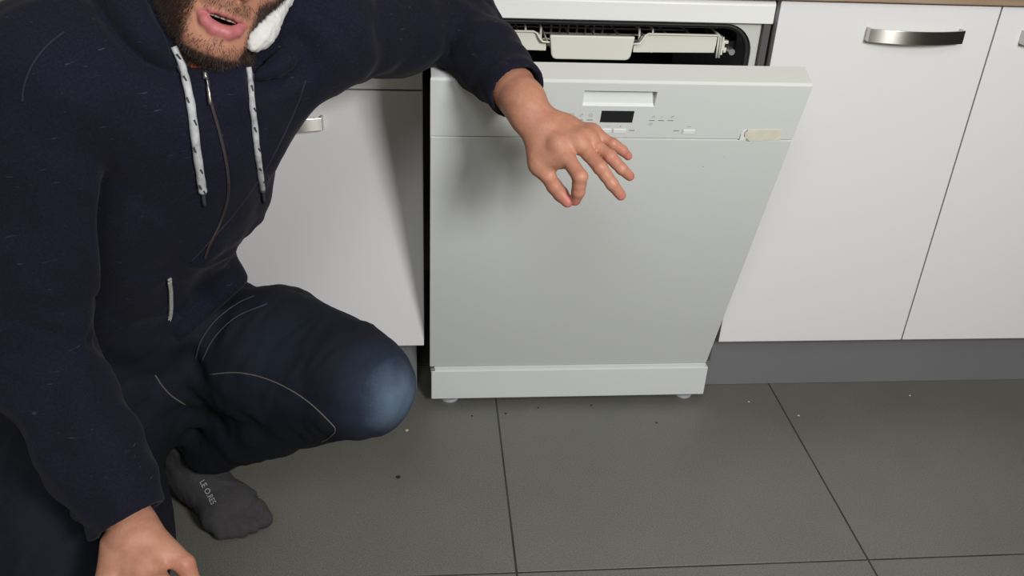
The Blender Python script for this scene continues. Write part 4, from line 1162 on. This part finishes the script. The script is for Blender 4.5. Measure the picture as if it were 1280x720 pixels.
M_STITCH = mat('seam_thread', srgb(88, 82, 78), rough=.9)
M_SEAMB = mat('worn_seam', srgb(46, 54, 70), rough=.9)
for rays, w, m_ in (([((-0.1684, -0.9767, 0.7763), (-0.2224, 0.7991, -0.5585)), ((-0.1462, -0.9723, 0.7743), (-0.1927, 0.8050, -0.5611)), ((-0.1221, -0.9727, 0.7663), (-0.1605, 0.8046, -0.5718)), ((-0.0974, -0.9782, 0.7526), (-0.1276, 0.7972, -0.5901)), ((-0.0773, -0.9877, 0.7362), (-0.1008, 0.7844, -0.6120)), ((-0.0728, -0.9918, 0.7304), (-0.0949, 0.7790, -0.6197)), ((-0.0784, -0.9961, 0.7259), (-0.1023, 0.7733, -0.6257)), ((-0.0833, -0.9980, 0.7243), (-0.1089, 0.7707, -0.6278))], .0011, M_STITCH),
                    ([((-0.2068, -0.9848, 0.7819), (-0.2735, 0.7884, -0.5510)), ((-0.2011, -0.9888, 0.7734), (-0.2659, 0.7830, -0.5623)), ((-0.1943, -0.9917, 0.7663), (-0.2568, 0.7791, -0.5718)), ((-0.1852, -0.9936, 0.7598), (-0.2447, 0.7767, -0.5804))], .0012, M_STITCH),
                    ([((-0.1789, -0.9723, 0.7870), (-0.2364, 0.8050, -0.5442)), ((-0.1745, -0.9629, 0.7994), (-0.2304, 0.8176, -0.5277)), ((-0.1641, -0.9526, 0.8113), (-0.2166, 0.8313, -0.5118)), ((-0.1488, -0.9434, 0.8203), (-0.1962, 0.8436, -0.4998)), ((-0.1356, -0.9380, 0.8244), (-0.1786, 0.8507, -0.4943))], .0011, M_SEAMB), ([((-0.1743, -0.9721, 0.7853), (-0.2302, 0.8052, -0.5464)), ((-0.1652, -0.9601, 0.7997), (-0.2181, 0.8212, -0.5272)), ((-0.1488, -0.9486, 0.8116), (-0.1962, 0.8367, -0.5114)), ((-0.1259, -0.9398, 0.8180), (-0.1657, 0.8483, -0.5029))], .0011, M_SEAMB)):
    ln_ = onto(jbvh, rays, .0004, 6)
    if len(ln_) > 2:
        bm = bmesh.new(); sweep(bm, ln_, w, 6); obj('seam', bm, m_, jeans, smooth=True)

# socks
sk = foot(ANL, FD, FS, .0045); usk = union(sk + [cone(ANL + (0, 0, .02), ANL + (KNL - ANL) * .45, .0465, .055, .03)])
def sock_sdf(P):
    d = usk(P) - .0012 * noise3(P, 70, 51) - .0006 * noise3(P, 160, 52)
    h = ((P - (ANL + (KNL - ANL) * .42)) @ SHD)
    return np.maximum(np.maximum(d, (-h).astype(F4)), .0006 - P[:, 2])
c2, q2 = mesh_sdf(sock_sdf, ANL - (.16, .22, .14), ANL + (.30, .16, .25), .003)
M_SOCK = mat('charcoal_knit', srgb(56, 54, 56), rough=.95, var=.12, vscale=220, bump=.5, bscale=420)
sme = mesh_from('sock', *keep_main(c2, q2)); sock = obj('sock', sme, M_SOCK, man); sock['label'] = 'charcoal grey sock with pale lettering'
sbvh = BVHTree.FromPolygons([tuple(c) for c in coords(sme)], [tuple(p.vertices) for p in sme.polygons])
uskr = union([cone(ANR, RHEEL, .040, .036, .02), cone(RHEEL, RTOE, .040, .032, .02), cone(RTOE, RTOE + FDR * .05 + (0, 0, -.004), .0305, .024, .02)])
c2, q2 = mesh_sdf(lambda P: np.maximum(uskr(P), .0006 - P[:, 2]), ANR - .22, ANR + .24, .0045)
obj('sock', mesh_from('sock', *keep_main(c2, q2)), M_SOCK, man)
# lettering knitted on the sock
tcu = bpy.data.curves.new('sock_text', 'FONT'); tcu.body = 'LE O.RES'; tcu.size = .0135; tcu.extrude = 0
to = bpy.data.objects.new('sock_text', tcu); COL.objects.link(to)
bpy.context.view_layer.update()
tm = bpy.data.meshes.new_from_object(to.evaluated_get(bpy.context.evaluated_depsgraph_get()))
bpy.data.objects.remove(to)
def hit1(r, bvh):
    h_, n, _, _ = bvh.ray_cast(Vector(r[0]), Vector(r[1]).normalized()); return h_, n
pA, nA = hit1(((-0.1720, -1.0277, 0.7128), (-0.2271, 0.7312, -0.6432)), sbvh); pB, nB = hit1(((-0.1628, -1.0379, 0.6983), (-0.2148, 0.7176, -0.6626)), sbvh)
if pA is not None and pB is not None:
    tx = (pB - pA); Lt = tx.length; tx.normalize(); nA = ((nA + nB) / 2).normalized(); ty = nA.cross(tx).normalized(); nA = tx.cross(ty)
    xs = [v.co.x for v in tm.vertices]; sc = Lt / max(xs)
    for v in tm.vertices:
        p = pA + tx * (v.co.x * sc) + ty * (v.co.y * sc - .004)
        h_, n, _, _ = sbvh.ray_cast(p + nA * .03, -nA)
        v.co = (h_ + n * .0008) if h_ is not None else p
    obj('lettering', tm, mat('pale_knit', srgb(170, 170, 172), rough=.9), sock)

# ------------------------------------------------------------------ crumbs on the floor
M_CRL = mat('pale_crumb', srgb(205, 196, 182), rough=.8); M_CRD = mat('dark_crumb', srgb(28, 26, 24), rough=.8)
def crumb(x, y, r, m, label, group=None):
    bm = bmesh.new(); bmesh.ops.create_icosphere(bm, subdivisions=1, radius=r)
    for v in bm.verts: v.co = Vector((v.co.x * random.uniform(.8, 1.5), v.co.y * random.uniform(.7, 1.2), v.co.z * .5 * random.uniform(.8, 1.1)))
    zmin = min(v.co.z for v in bm.verts)
    o = obj('crumb', bm, m, smooth=False); o.location = (x, y, -zmin + .0002)
    return tag(o, label, 'crumb', group)
crumb(-.038, -.081, .0042, M_CRL, 'pale crumb on the floor tile beside the man\'s bent knee')
crumb(-.052, -.223, .0040, M_CRD, 'dark crumb alone on the tile right of the grey sock')
crumb(.718, -.005, .0026, M_CRL, 'tiny pale crumb on the tile nearest the dishwasher\'s right foot, before the plinth')
crumb(.813, -.058, .0026, M_CRL, 'tiny pale crumb beside the tile joint that runs out from the right plinth')
crumb(1.10, .007, .0026, M_CRL, 'tiny pale crumb against the plinth below the rightmost white cabinet')
for x, y, t in ((.172, -.029, 'tiny dark crumb beside the tile joint below the dishwasher'), (.362, -.006, 'tiny dark crumb in the shadow under the middle of the dishwasher plinth'),
                (.493, -.072, 'tiny dark crumb out on the tile below the right part of the dishwasher'), (.245, -.012, 'tiny dark crumb just right of the tile joint, close to the dishwasher plinth'),
                (.10, -.035, 'tiny dark crumb left of the tile joint, near the dishwasher left foot')):
    crumb(x, y, .0021, M_CRD, t)
